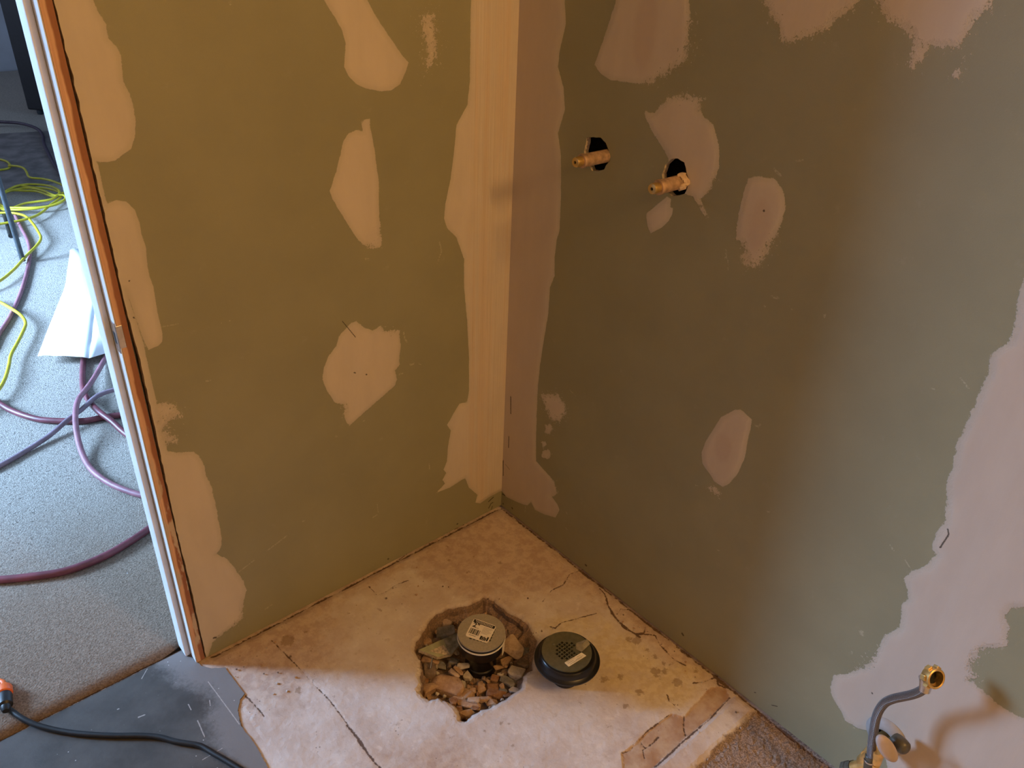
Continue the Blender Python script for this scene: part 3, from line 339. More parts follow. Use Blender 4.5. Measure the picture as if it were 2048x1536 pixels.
def wood_material():
    n = N('raw_orange_wood', .6)
    g = n.noise(9, 5, .6, stretch=(14, 14, .6))
    col = n.mix(n.step(g, .3, .7), (.62, .36, .24), (.72, .46, .32))
    # dark stained strip next to the drywall edge
    x = n.node('ShaderNodeSeparateXYZ', [n.tc], 0)
    edge = n.step(n.math('ADD', x, n.math('MULTIPLY', n.math('SUBTRACT', n.noise(12, 3), .5), .012)), .006, .0095)
    col = n.mix(n.math('MULTIPLY', edge, .85), col, (.24, .07, .022))
    smear = n.math('MULTIPLY', n.step(n.noise(26, 4, .6, stretch=(1, 1, .35)), .5, .56), n.step(n.node('ShaderNodeSeparateXYZ', [n.tc], 2), .8, .3))
    col = n.mix(smear, col, (.55, .44, .35))
    return n.done(col, None, n.bump(g, .0015))
M_WOOD = wood_material()

def concrete_material():
    n = N('plaster_dusted_concrete', .85)
    big = n.noise(7, 5, .6); mid = n.noise(38, 5, .65); fine = n.noise(260, 4, .65)
    col = n.mix(n.step(big, .35, .65), (.555, .465, .415), (.67, .61, .575))
    col = n.mix(n.math('MULTIPLY', n.step(mid, .56, .74), .55), col, (.42, .32, .255))
    col = n.mix(n.math('MULTIPLY', n.step(mid, .44, .3), .45), col, (.78, .72, .67))
    nz = n.math('MULTIPLY', n.math('SUBTRACT', n.noise(30, 5, .65), .5), .11)
    br = n.step(n.math('ADD', n.attr('brown'), nz), -.02, .03)
    col = n.mix(n.math('MULTIPLY', br, .6), col, n.mix(n.step(mid, .38, .62), (.34, .20, .125), (.54, .40, .30)))
    yl = n.step(n.math('ADD', n.attr('yellow'), n.math('MULTIPLY', nz, .6)), -.015, .02)
    col = n.mix(n.math('MULTIPLY', n.math('MULTIPLY', yl, .68), n.step(n.noise(24, 5, .7), .36, .58, .35, 1.)), col, n.mix(n.step(n.noise(70, 4), .42, .6), (.56, .44, .24), (.67, .57, .37)))
    deb = n.step(n.math('ADD', n.attr('debris'), n.math('MULTIPLY', nz, .35)), -.004, .004)
    col = n.mix(n.math('MULTIPLY', deb, .92), col, n.mix(n.step(n.noise(330, 4, .75), .4, .62), (.12, .075, .052), (.38, .275, .21)))
    pv = n.step(n.math('ADD', n.attr('paver'), n.math('MULTIPLY', nz, .12)), -.001, .003)
    col = n.mix(n.math('MULTIPLY', pv, .8), col, n.mix(n.step(n.noise(24, 4), .35, .65), (.36, .19, .085), (.50, .36, .235)))
    sp = n.step(n.math('ADD', n.attr('spot'), n.math('MULTIPLY', n.math('SUBTRACT', n.noise(85, 5, .75), .5), .034)), -.003, .001, 1., 0.)
    col = n.mix(n.math('MULTIPLY', sp, .55), col, (.20, .115, .05))
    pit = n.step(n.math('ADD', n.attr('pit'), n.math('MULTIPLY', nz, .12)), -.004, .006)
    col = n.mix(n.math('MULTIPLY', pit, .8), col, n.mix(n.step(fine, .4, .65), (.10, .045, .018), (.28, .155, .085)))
    ck = n.step(n.math('ADD', n.attr('crack'), n.math('ADD', n.math('MULTIPLY', n.math('SUBTRACT', n.noise(130, 5, .75), .5), .010), n.math('MULTIPLY', n.math('SUBTRACT', n.noise(22, 3), .47), .009))), -.0009, .0011, 1., 0.)
    col = n.mix(n.math('MULTIPLY', ck, .9), col, (.075, .032, .014))
    pk = n.step(n.voro(95), .10, .16, 1., 0.)
    pk = n.math('MULTIPLY', pk, n.step(n.noise(14, 3), .55, .68))
    col = n.mix(n.math('MULTIPLY', pk, .75), col, (.13, .075, .04))
    h = n.math('ADD', n.math('MULTIPLY', mid, .6), n.math('MULTIPLY', fine, .4))
    nb = n.bump(h, .0016, .6)
    nb = n.bump(n.math('ADD', ck, pk), -.001, .4, nb)
    return n.done(col, None, nb)
M_CONC = concrete_material()

def vinyl_material():
    n = N('scuffed_grey_vinyl', .42)
    big = n.noise(6, 5, .65); mid = n.math('ADD', n.math('MULTIPLY', n.noise(28, 5, .75), .6), n.math('MULTIPLY', n.noise(160, 4, .7), .4))
    col = n.mix(n.step(big, .3, .7), (.052, .048, .045), (.105, .10, .096))
    dust = n.math('MULTIPLY', n.step(n.math('ADD', n.math('MULTIPLY', mid, .5), n.math('MULTIPLY', n.attr('dust'), .49)), .46, .66), .75)
    col = n.mix(dust, col, (.235, .225, .225))
    col = n.mix(n.math('MULTIPLY', n.step(n.voro(60), .05, .09, 1., 0.), n.step(n.noise(10, 2), .52, .62)), col, (.5, .5, .5))
    sc = n.step(n.math('ADD', n.attr('scratch'), n.math('MULTIPLY', n.math('SUBTRACT', n.noise(300, 2), .5), .002)), -.0003, .0007, 1., 0.)
    col = n.mix(n.math('MULTIPLY', sc, .7), col, (.5, .47, .45))
    return n.done(col, n.step(dust, 0., .7, .38, .85), n.bump(mid, .0006))
M_VINYL = vinyl_material()

def carpet_material():
    n = N('short_pile_carpet', .95); n.b.inputs['Specular IOR Level'].default_value = .1
    v = n.voro(240); f = n.noise(230, 5, .8); big = n.noise(3, 4, .6)
    col = n.mix(n.step(f, .3, .68), (.27, .235, .20), (.66, .60, .53))
    col = n.mix(n.math('MULTIPLY', n.step(n.noise(105, 3, .75), .57, .66), .8), col, (.10, .086, .074))
    col = n.mix(n.math('MULTIPLY', n.step(big, .4, .65), .18), col, (.36, .33, .29))
    door_brown = n.step(n.math('ADD', n.attr('door_brown'), n.math('MULTIPLY', n.math('SUBTRACT', n.noise(9, 4), .5), .25)), .1, .8)  # carpet turns browner towards the threshold
    col = n.mix(n.math('MULTIPLY', door_brown, .85), col, n.mix(n.step(f, .3, .68), (.18, .12, .08), (.41, .295, .21)))
    wl = n.step(n.voro(45), .045, .075, 1., 0.); wl = n.math('MULTIPLY', wl, n.step(n.noise(17, 2), .6, .66))
    col = n.mix(wl, col, (.75, .75, .75))
    h = n.math('ADD', n.math('MULTIPLY', v, .6), f)
    return n.done(col, None, n.bump(h, .006, .9))
M_CARPET = carpet_material()
M_RED = plain('dull_red_rubber', (.17, .045, .06), .45, var=.25, scale=25)
M_PINK = plain('dusty_pink_rubber', (.30, .13, .16), .5, var=.2, scale=25)
M_MAUVE = plain('dusty_mauve_rubber', (.22, .16, .2), .5, var=.2, scale=25)
M_PURPLE = plain('dark_purple_rubber', (.05, .03, .05), .5, var=.2)
M_YELLOW = plain('yellow_cord_vinyl', (.52, .43, .025), .45, var=.12, scale=25)
M_BLACK = plain('black_rubber', (.012, .012, .013), .45, var=.3)
M_ABS = plain('black_moulded_plastic', (.007, .007, .009), .28, var=.3, scale=30)
M_ORANGE = plain('bright_orange_plastic', (.85, .16, .03), .4, var=.08)
M_STRAIN = plain('brushed_grey_steel', (.43, .40, .335), .42, .3, var=.08, scale=200)
M_STRAIN_DARK = plain('tarnished_olive_steel', (.24, .24, .17), .36, .7, var=.1, scale=120)
M_GASKET = plain('white_gasket_rubber', (.72, .7, .66), .5, var=.06)
M_DARK = plain('dark_drain_interior', (.01, .009, .008), .9, var=.2)
M_PAPER = plain('white_sticker_paper', (.86, .80, .72), .6, var=.04)
M_CREAM = plain('cream_sticker_paper', (.82, .74, .55), .6, var=.05)
M_INK = plain('black_print_ink', (.02, .018, .018), .6, var=.1)
M_GREYINK = plain('grey_print_ink', (.30, .27, .25), .6, var=.1)
M_TAPE = plain('crumpled_clear_tape', (.30, .28, .23), .22, var=.2, scale=50, bump=.002)
M_BRASS = plain('worn_brass', (.72, .50, .20), .34, .85, var=.2, scale=60)
M_PIPE = plain('dusty_copper_pipe', (.40, .27, .19), .6, .25, var=.3, scale=70, bump=.001)
M_CHROME = plain('dull_chrome', (.55, .55, .57), .22, .95, var=.15, scale=60)
M_HANDLE = plain('pinkish_white_plastic', (.40, .325, .295), .5, var=.08, scale=30)
M_OLIVEKNOB = plain('grimy_dark_knob', (.07, .065, .05), .35, var=.4, scale=60)
M_SHEETW = plain('white_coated_card', (.93, .95, .97), .6, var=.02, scale=8)
M_CASEB = plain('black_case_covering', (.006, .006, .009), .55, var=.3)
M_MATG = plain('dark_grey_rubber_mat', (.17, .145, .14), .8, var=.3, scale=12, bump=.002)
M_POLEG = plain('blue_grey_painted_tube', (.06, .07, .08), .45, .2, var=.2)
def rock_mat(name, a, b):
    n = N(name, .9); f = n.noise(55, 5, .65)
    col = n.mix(n.step(f, .35, .65), a, b)
    col = n.mix(n.math('MULTIPLY', n.step(n.noise(28, 4, .6), .58, .7), .55), col, (.17, .08, .035))
    return n.done(col, None, n.bump(n.noise(180, 4), .0025, .8))
M_ROCK = [rock_mat('rust_brown_rubble', (.24, .12, .06), (.38, .23, .14)), rock_mat('tan_concrete_rubble', (.40, .25, .155), (.52, .36, .24)),
          rock_mat('pale_concrete_rubble', (.48, .35, .26), (.60, .47, .37)), rock_mat('grey_brown_stone', (.17, .125, .10), (.27, .205, .165)),
          rock_mat('whitish_plaster_rubble', (.47, .42, .39), (.60, .55, .51)), rock_mat('slate_grey_rubble', (.16, .155, .155), (.27, .26, .255))]
def braid_material():
    n = N('braided_steel_sleeve', .3, .9)
    u = n.node('ShaderNodeUVMap')
    s = n.node('ShaderNodeSeparateXYZ', [u], 0); t = n.node('ShaderNodeSeparateXYZ', [u], 1)
    w1 = n.math('SINE', n.math('MULTIPLY', n.math('ADD', s, t), 75.4)); w2 = n.math('SINE', n.math('MULTIPLY', n.math('SUBTRACT', s, t), 75.4))
    h = n.math('MULTIPLY', w1, w2)
    return n.done(n.mix(n.step(h, -.6, .6), (.12, .11, .12), (.33, .32, .34)), None, n.bump(h, .0006))
M_BRAID = braid_material()

# ------------------------------------------------------------------ walls
def wall_fields(P, patches, bare, rags, tones, lights, darks):
    sd = np.full(len(P), -1.); rag = np.full(len(P), .001); op = np.ones(len(P)); tone = np.zeros(len(P))
    for poly, r, o, t in patches:
        d = sdist(P, poly); m = d > sd
        sd = np.where(m, d, sd); rag = np.where(m, r, rag); op = np.where(m, o, op); tone = np.where(m & (d > -.02), t * np.clip(d / .02, 0, 1), tone)
    for poly in bare: sd = np.minimum(sd, -sdist(P, poly))
    for x, y, rad, v in rags:
        rag = rag + v * np.exp(-((P[:, 0]-x)**2 + (P[:, 1]-y)**2) / rad**2)
    for x, y, a, b, v in tones:
        q = np.hypot((P[:, 0]-x) / a, (P[:, 1]-y) / b); tone = np.maximum(tone, v * np.clip((1.15 - q) / .4, 0, 1))
    L = np.full(len(P), 1.); D = np.full(len(P), 1.)
    for p, r in lights: L = np.minimum(L, seg_dist(P, p, False) - r)
    for p, r in darks: D = np.minimum(D, seg_dist(P, p, False) - r)
    return dict(sd=np.clip(sd, -.2, .2), rag=rag, opac=op, tone=tone, light=np.clip(L, -.1, .1), dirt=np.clip(D, -.1, .1))
def stroke_points(strokes):
    out = []
    for p, r in strokes:
        q = np.array(dens(p, .003, False))
        for off in (0, -1, 1):
            for i in range(len(q)):
                d = q[min(i+1, len(q)-1)] - q[max(i-1, 0)]; n = np.array([-d[1], d[0]]) / (np.hypot(*d) + 1e-9)
                out.append(tuple(q[i] + n * off * (r + .002)))
    return out
def drywall(name, outer, holes, fine, to3d, patches, bare, rags, tones, lights, darks, trowel, thick=.0127, back=None):
    holes = [ragged(h, .003, .0012, 5 + i) for i, h in enumerate(holes)]
    ex = []
    for p in patches: ex += dens(p[0], .006)
    for p in bare: ex += dens(p, .006)
    ex += stroke_points(lights) + stroke_points(darks)
    P, T = sheet(outer, holes, fine, .0075, .15, ex)
    fl = wall_fields(P, patches, bare, rags, tones, lights, darks)
    fl['trowel'] = trowel(P, fl['sd'])
    V = [to3d(u, v, 0) for u, v in P]; Fc = [tuple(t) for t in T]; mi = [0] * len(Fc)
    n0 = len(P); rings = list(holes) + [outer]
    pad = 0
    for ring in rings:                                     # cut edges show the gypsum core
        b = len(V); k = len(ring)
        V += [to3d(u, v, 0) for u, v in ring] + [to3d(u, v, thick) for u, v in ring]
        for i in range(k):
            j = (i + 1) % k; Fc.append((b+i, b+k+i, b+k+j, b+j)); mi.append(1)
        pad += 2 * k
    o = link(name, V, Fc, [M_WALL, M_GYPSUM], None, False, mi)
    for k, v in fl.items(): attr(o, k, np.concatenate([v, np.full(pad, {'sd': -.2, 'light': .1, 'dirt': .1}.get(k, 0.))]))
    o['kind'] = 'structure'
    return o
# left wall: plane y = 0, from the door jamb to the corner
edge = sorted(WALL_A_EDGE, key=lambda p: p[1])
edge = [(x, z) for x, z in edge if .02 < z < 1.34]
e2 = [(edge[0][0], .005)] + [(edge[0][0] + .002 * mnoise.noise(Vector((0, 3, z * 60))) + .5 * (np.interp(z, [q[1] for q in edge], [q[0] for q in edge]) - edge[0][0]), z) for z in np.arange(.012, 1.34, .012)] + [(edge[-1][0], 2.44)]
outerA = [(0., .005), (0., 2.44)] + list(reversed(e2))
def trowelA(P, sd): return np.clip(sd / .01, 0, 1) * np.clip((P[:, 0] + .14) / .03, 0, 1)
wall_left = drywall('wall_left', outerA, [], ((-.84, .01), (-.002, 1.36)), lambda u, v, t: (u, t, v), PATCH_A, [], RAG_A, [], LIGHT_A, DARK_A, trowelA)
# right wall: plane x = 0
outerB = [(0., .005), (3.2, .005), (3.2, 2.44), (0., 2.44)]
V_HOLE = [(V_BASE[0] + .024 * math.cos(a * .4), V_BASE[1] + .024 * math.sin(a * .4)) for a in range(16)]
def trowelB(P, sd): return np.clip(sd / .015, 0, 1) * .12
wall_right = drywall('wall_right', outerB, [HOLE_1, HOLE_2, V_HOLE], ((.002, .01), (1.36, 1.5)), lambda u, v, t: (t, -u, v), PATCH_B, BARE_B, RAG_B, TONE_B, LIGHT_B, DARK_B, trowelB)
def struct(name, mb, mat, **kw):
    o = mb.build(name, mat, **kw); o['kind'] = 'structure'; return o
# backs, studs and the rest of the two rooms
struct('wall_left_back', MB().box((-.8465, .058, 0), (.11, .072, 2.44)).box((.0005, .0128, 0), (.11, .058, 2.44)), M_PAINT)
struct('wall_right_back', MB().box((.095, -3.2, 0), (.11, .0, 2.44)), M_CAVITY)
struct('wall_door_side', MB().box((-2.2, 0, 0), (-1.70, .072, 2.44)).box((-3.4, .058, 0), (-2.2, .072, 2.44)).box((-1.70, 0, 2.04), (-.866, .072, 2.44)), M_PAINT)
struct('wall_front', MB().box((-2.2, -3.22, 0), (.11, -3.2, 2.44)), M_PAINT)
struct('wall_far_left', MB().box((-2.22, -3.2, 0), (-2.2, 0, 2.44)), M_PAINT)
struct('ceiling', MB().box((-3.5, -3.25, 2.44), (1.7, 7.6, 2.5)), M_PAINT)
struct('wall_window', MB().box((-3.42, .058, 0), (-3.4, 2.2, 2.44)).box((-3.42, 3.28, 0), (-3.4, 5.3, 2.44)).box((-3.42, 6.3, 0), (-3.4, 7.5, 2.44)).box((-3.42, 5.3, 0), (-3.4, 6.3, .8)).box((-3.42, 5.3, 2.3), (-3.4, 6.3, 2.44)).box((-3.42, 2.2, 0), (-3.4, 3.28, .8)).box((-3.42, 2.2, 2.3), (-3.4, 3.28, 2.44)), M_DIM_WALL)  # the farther opening is added to go with the far fill light
struct('wall_shade_blocker', MB().box((-3.4, 3.3, 0), (-.76, 3.4, 2.44)), M_DIM_WALL)  # unseen wall added to block window light and shade the far carpet
struct('wall_far', MB().box((-3.42, 7.4, 0), (1.62, 7.5, 2.44)), M_DIM_WALL)
struct('wall_east', MB().box((1.6, .058, 0), (1.62, 7.4, 2.44)).box((.11, .058, 0), (1.6, .072, 2.44)), M_DIM_WALL)

# ------------------------------------------------------------------ door frame
JX = -.8705
door = empty('door_1', (JX, 0, 0)); door['kind'] = 'structure'
MB().box((JX, 0, .004), (-.8535, .022, 2.04)).build('wood_edge', M_WOOD, door)
def jamb_profile():
    m = MB()
    m.box((JX - .002, .0012, .003), (JX, .072, 2.04)); m.box((JX, .0222, .003), (JX + .024, .072, 2.04))
    return m
jamb = jamb_profile().build('jamb', M_WHITE_TRIM, door, bevel=.0015)
MB().box((JX - .0135, .031, .003), (JX - .0021, .073, 2.03)).build('door_stop', M_WHITE_TRIM, door, bevel=.0025)
sp = MB(); ZS = .805
sp.box((JX - .0032, .003, ZS - .03), (JX - .0018, .026, ZS + .028))
sp.box((JX - .003, -.0015, ZS - .018), (JX + .008, .0, ZS + .024))
sp.build('strike_plate', M_CHROME, door, bevel=.001)
MB().box((JX - .0034, .010, ZS - .014), (JX - .0032, .020, ZS + .008)).build('latch_hole', M_DARK, door)

# ------------------------------------------------------------------ concrete floor with the broken-out pit
pit = ragged(PIT, .004, .0028, 2.3)
outerF = [(-2.2, .06), (0.02, .06), (0.02, -3.2), (-2.2, -3.2)]
exF = dens(RIDGE, .006) + dens(PAVER, .006) + dens(DEBRIS, .008)
for p, r in CRACK: exF += stroke_points([(p, r)])
P, T = sheet(outerF, [pit], ((-.93, -1.12), (.015, .055)), .0065, .12, exF)
d_pit = -sdist(P, pit)
brown = np.maximum.reduce([.045 - np.abs(P[:, 1]) * 1.1, .05 - np.abs(P[:, 0]) * .9, .16 - np.hypot(P[:, 0] + .05, P[:, 1] + .05) * .55,
                           .10 - np.hypot(P[:, 0] + .77, P[:, 1] + .03) * .5, .05 - np.hypot(P[:, 0] + .21, P[:, 1] + .17) * .5, .03 - np.hypot(P[:, 0] + .3, P[:, 1] + .8) * .4,
                           .055 - np.hypot(P[:, 0] + .72, P[:, 1] + .52) * .6, .05 - np.hypot(P[:, 0] + .62, P[:, 1] + .56) * .6])
yellow = np.maximum.reduce([sdist(P, q) for q in YELLOW])
debris = np.clip(sdist(P, DEBRIS), -.1, .1); paver = np.clip(sdist(P, PAVER), -.1, .1); ridge = sdist(P, RIDGE)
crack = np.full(len(P), .1)
for p, r in CRACK + [([(0, -.002), (-.84, -.002)], .0022), ([(-.002, 0), (-.002, -1.3)], .003), ([(-2.1, .058), (-.88, .058)], .004)]: crack = np.minimum(crack, seg_dist(P, p, False) - r)
spot = np.full(len(P), .1)
for x, y, r in SPOT: spot = np.minimum(spot, np.hypot(P[:, 0]-x, P[:, 1]-y) - r)
near = (P[:, 0] > -.95) & (P[:, 1] > -1.15)
hz = np.zeros(len(P)); hz[near] = hashnoise(P[near], 11, 1.7) * .0014 + hashnoise(P[near], 90, 4.1, 2) * .0004
z = hz - .0005 * np.clip(1 - crack / .004, 0, 1) * (crack < .004) - .006 * np.clip(1 - d_pit / .012, 0, 1)**2
z += .0025 * np.clip(ridge / .006, 0, 1) - .004 * np.clip(debris / .01, 0, 1) - .002 * np.clip(paver / .004, 0, 1)
z += .004 * np.clip(debris / .01, 0, 1) * np.where(near, hashnoise(P, 260, 9, 2) * .5, 0)
z -= .004 * np.clip(1 - np.abs(P[:, 0]) / .02, 0, 1) + .003 * np.clip(1 - np.abs(P[:, 1]) / .015, 0, 1) * (P[:, 0] > -.84)
z = np.where(P[:, 0] < -.84, np.minimum(z, -.0005), z)
V = [(x, y, zz) for (x, y), zz in zip(P, z)]; Fc = [tuple(t) for t in T]
# pit walls: rings stepping inwards and down
c = np.mean(pit, 0); rings = []
for k, (ins, dz) in enumerate(((0, -.006), (.003, -.014), (.004, -.026), (.012, -.037), (.020, -.045), (.05, -.049), (.1, -.05))):
    ring = []
    for i, (x, y) in enumerate(pit):
        d = np.array([c[0]-x, c[1]-y]); L = np.hypot(*d); d /= L
        nn = mnoise.noise(Vector((x * 45, y * 45, k * .7))) if k else 0
        sh_ = 1 + 3.2 * math.exp(-((x + .235)**2 + (y + .41)**2) / .06**2)
        q = ins * sh_ * (1 + .8 * nn) if ins < .05 else min(ins * (1 + .3 * nn), L * .8)
        ring.append((x + d[0] * q, y + d[1] * q, dz + .007 * nn * min(1, k)))
    rings.append(ring)
base = len(V); kk = len(pit)
for r_ in rings: V += r_
for a in range(len(rings) - 1):
    for i in range(kk):
        j = (i + 1) % kk; Fc.append((base+a*kk+i, base+a*kk+j, base+(a+1)*kk+j, base+(a+1)*kk+i))
V.append((c[0], c[1], -.05)); last = base + (len(rings)-1) * kk
Fc += [(last+i, last+(i+1) % kk, len(V)-1) for i in range(kk)]
floor = link('floor', V, Fc, M_CONC); floor['kind'] = 'structure'
npad = len(V) - len(P)
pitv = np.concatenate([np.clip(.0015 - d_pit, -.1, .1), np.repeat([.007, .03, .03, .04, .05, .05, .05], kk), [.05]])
for k, v, fill in (('brown', brown, -.1), ('yellow', np.clip(yellow, -.1, .1), -.1), ('debris', debris, -.1), ('paver', paver, -.1), ('crack', np.clip(crack, -.1, .1), .1), ('spot', np.clip(spot, -.1, .1), .1)):
    attr(floor, k, np.concatenate([np.clip(v, -.2, .2), np.full(npad, fill)]))
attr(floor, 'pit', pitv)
struct('floor_slab_base', MB().box((-2.2, -3.2, -.09), (.02, .06, -.075)), M_CAVITY)

# vinyl remnant in the doorway, torn along one side
torn = [p for p in dens(VINYL, .006, False)]
torn = [(x + .0016 * mnoise.noise(Vector((x * 150, y * 150, 1))), y + .0016 * mnoise.noise(Vector((x * 150, y * 150, 6)))) for x, y in torn]
outV = [(-1.75, .055)] + [(-.872, .055)] + torn[4:] + [(torn[-1][0], -1.4), (-1.75, -1.4)]
scr = VINYL_SCRATCH
P, T = sheet(outV, [], ((-1.3, -.5), (-.8, .055)), .008, .15, stroke_points(scr))
n0 = len(P); b = outV
V = [(x, y, .0022 + .0006 * mnoise.noise(Vector((x * 12, y * 12, 0)))) for x, y in P] + [(x, y, .0022) for x, y in b] + [(x, y, .0002) for x, y in b]
Fc = [tuple(t) for t in T] + [(n0+i, n0+(i+1) % len(b), n0+len(b)+(i+1) % len(b), n0+len(b)+i) for i in range(len(b))]
vinyl = link('vinyl_sheet', V, Fc, M_VINYL)
sd_ = np.full(n0, .1)
for p, r in scr: sd_ = np.minimum(sd_, seg_dist(P, p, False) - r)
attr(vinyl, 'scratch', np.concatenate([sd_, np.full(2*len(b), .1)]))
attr(vinyl, 'dust', np.concatenate([np.clip(1.15 - seg_dist(P, torn, False) / .11, 0, 1), np.zeros(2*len(b))]))
tag(vinyl, 'scuffed dark grey vinyl flooring remnant torn off in the doorway', 'vinyl flooring')

# carpet of the next room
CT = .010
xs = np.linspace(-3.39, 1.59, 100); ys = np.concatenate([np.arange(.062, 1, .03), np.linspace(1, 7.38, 64)])
V = []; Fc = []
for j, y in enumerate(ys):
    for x in xs:
        yy = y + (.003 * mnoise.noise(Vector((x * 30, 0, 0))) if j == 0 else 0)
        if x > -.88 or x < -1.68: yy = max(yy, .0745)
        V.append((x, yy, CT - (.004 if j == 0 else 0) + .0006 * mnoise.noise(Vector((x * 4, y * 4, 2)))))
nx = len(xs)
for j in range(len(ys) - 1):
    for i in range(nx - 1): Fc.append((j*nx+i, j*nx+i+1, (j+1)*nx+i+1, (j+1)*nx+i))
b = len(V)
V += [(x, V[i][1] - .001, -.001) for i, x in enumerate(xs)]
Fc += [(b+i, b+i+1, i+1, i) for i in range(nx-1)]
carpet = link('carpet', V, Fc, M_CARPET, smooth=True)
attr(carpet, 'door_brown', [max(0, 1 - (v[1] - .06) / .95) for v in V])
tag(carpet, 'grey beige short pile carpet of the room beyond the door frame', 'carpet')
struct('floor_next_room', MB().box((-3.42, .07, -.06), (1.62, 7.5, -.004)), M_CAVITY)

# ------------------------------------------------------------------ shower drains
def square_grid_disc(radius, holes_r, pitch, hole, thick, z, ang, cx, cy, clip=None, n=72):
    """round strainer plate with real square perforations"""
    out = [(radius * math.cos(2*math.pi*i/n), radius * math.sin(2*math.pi*i/n)) for i in range(n)]
    hs = []; k = int(holes_r / pitch) + 1
    for i in range(-k, k+1):
        for j in range(-k, k+1):
            x, y = i * pitch, j * pitch
            if math.hypot(x, y) <= holes_r and (clip is None or clip(x, y)):
                h = hole / 2; q = [(x-h, y-h), (x+h, y-h), (x+h, y+h), (x-h, y+h)]
                hs.append([(a*math.cos(ang)-b*math.sin(ang), a*math.sin(ang)+b*math.cos(ang)) for a, b in q])
    Vv = list(out); E = [(i, (i+1) % n) for i in range(n)]
    for r_, m_ in ((.9, 60), (.75, 48)):
        Vv += [(radius*r_*math.cos(2*math.pi*i/m_), radius*r_*math.sin(2*math.pi*i/m_)) for i in range(m_)]
    for h in hs:
        b = len(Vv); Vv += h; E += [(b+i, b+(i+1) % 4) for i in range(4)]
    res = delaunay_2d_cdt([Vector(v) for v in Vv], E, [], 0, 1e-7)
    Pq = np.array([(v.x, v.y) for v in res[0]]); Tq = np.array([tuple(f) for f in res[2] if len(f) == 3]); cc = Pq[Tq].mean(1)
    keep = np.ones(len(Tq), bool)
    for h in hs: keep &= ~inside(cc, h)
    Tq = Tq[keep]; a = Pq[Tq[:, 1]]-Pq[Tq[:, 0]]; bq = Pq[Tq[:, 2]]-Pq[Tq[:, 0]]; cr = a[:, 0]*bq[:, 1]-a[:, 1]*bq[:, 0]; Tq[cr < 0] = Tq[cr < 0][:, ::-1]
    m = MB()
    dome = lambda x, y: z + .0012 * (1 - (x*x + y*y) / radius**2)
    m.add([(cx+x, cy+y, dome(x, y)) for x, y in Pq], [tuple(t) for t in Tq])
    for ring, s in [(out, 1)] + [(h, -1) for h in hs]:
        k = len(ring); vv = [(cx+x, cy+y, dome(x, y)) for x, y in ring] + [(cx+x, cy+y, z-thick) for x, y in ring]
        m.add(vv, [((i, k+i, k+(i+1) % k, (i+1) % k) if s > 0 else (i, (i+1) % k, k+(i+1) % k, k+i)) for i in range(k)])
    return m
def label_quad(corners, z, t, thick=.0006):
    """thin sticker over four corner points with rounded corners"""
    q = [Vector((x, y)) for x, y, _ in corners]; ring = []
    for i in range(4):
        a, b, c_ = q[i-1], q[i], q[(i+1) % 4]; r = min((a-b).length, (c_-b).length) * .12
        p0 = b + (a-b).normalized() * r; p1 = b + (c_-b).normalized() * r
        for k in range(5):
            s = k / 4; ring.append((1-s)**2 * p0 + 2*s*(1-s) * b + s*s * p1)
    n = len(ring); m = MB()
    m.add([(p.x, p.y, z + t) for p in ring] + [(p.x, p.y, z) for p in ring], [tuple(range(n))[::-1] if (q[1]-q[0]).cross(q[2]-q[1]) < 0 else tuple(range(n))] + [(i, (i+1) % n, n+(i+1) % n, n+i) for i in range(n)])
    return m
def on_quad(corners, u0, v0, u1, v1, z, m=None):
    """a bar of print between (u, v) coordinates of a sticker; corner 0 is the start of its first line"""
    q = [Vector((x, y)) for x, y, _ in corners]
    f = lambda u, v: q[0]*(1-u)*(1-v) + q[1]*u*(1-v) + q[2]*u*v + q[3]*(1-u)*v
    m = m or MB(); p = [f(u0, v0), f(u1, v0), f(u1, v1), f(u0, v1)]
    m.add([(a.x, a.y, z) for a in p], [(0, 3, 2, 1)])
    return m

# -- drain still connected in the pit, with a printed sticker
cx, cy, cz = DRAIN_CAP
capd = empty('capped_shower_drain', (cx, cy, -.05))
tag(capd, 'shower drain standing on a pipe in the rubble pit, strainer with white price sticker', 'shower drain')
Rd = .0535
MB().lathe([(.036, -.062), (.036, -.034), (.0345, -.032), (.0335, -.031), (.0335, .002), (.036, .006), (.047, .014), (.0505, .020), (.0505, .034), (.0515, .036), (.0515, .046), (.049, .047)], Matrix.Translation((cx, cy, 0)), 72).build('drain_body', M_ABS, capd, True, sharp=35)
MB().lathe([(.0495, .0465), (.0535, .0468), (.0545, .0488), (.0535, .0508), (.0495, .051)], Matrix.Translation((cx, cy, 0)), 72).build('gasket_ring', M_GASKET, capd, True)
MB().lathe([(.049, .051), (.0525, .0512), (.0532, .0545), (.0525, .0572), (.049, .0574)], Matrix.Translation((cx, cy, 0)), 72).build('clamp_ring', M_ABS, capd, True)
strn = square_grid_disc(Rd, .0325, .0082, .0058, .0042, cz, .55, cx, cy).build('strainer', M_STRAIN, capd)
MB().lathe([(.0315, cz - .02), (.0315, cz - .0195)], Matrix.Translation((cx, cy, 0)), 40).build('drain_throat', M_DARK, capd)
st = label_quad(STICKER_CAP, cz + .0012, .0007).build('sticker', M_PAPER, capd); st['label'] = 'white price sticker'
zt = cz + .0022
m = MB(); on_quad(STICKER_CAP, .04, .04, .96, .20, zt, m)
for i, w in enumerate([.02, .012, .03, .012, .02, .03, .012, .02, .012, .03, .02, .012, .02]):
    on_quad(STICKER_CAP, .07 + .034 * i, .52, .07 + .034 * i + w, .80, zt, m)
for u0, u1, v0, v1 in ((.60, .68, .74, .92), (.69, .74, .76, .92), (.755, .80, .74, .92), (.81, .86, .78, .92), (.88, .95, .70, .92), (.60, .86, .93, .95)): on_quad(STICKER_CAP, u0, v0, u1, v1, zt, m)
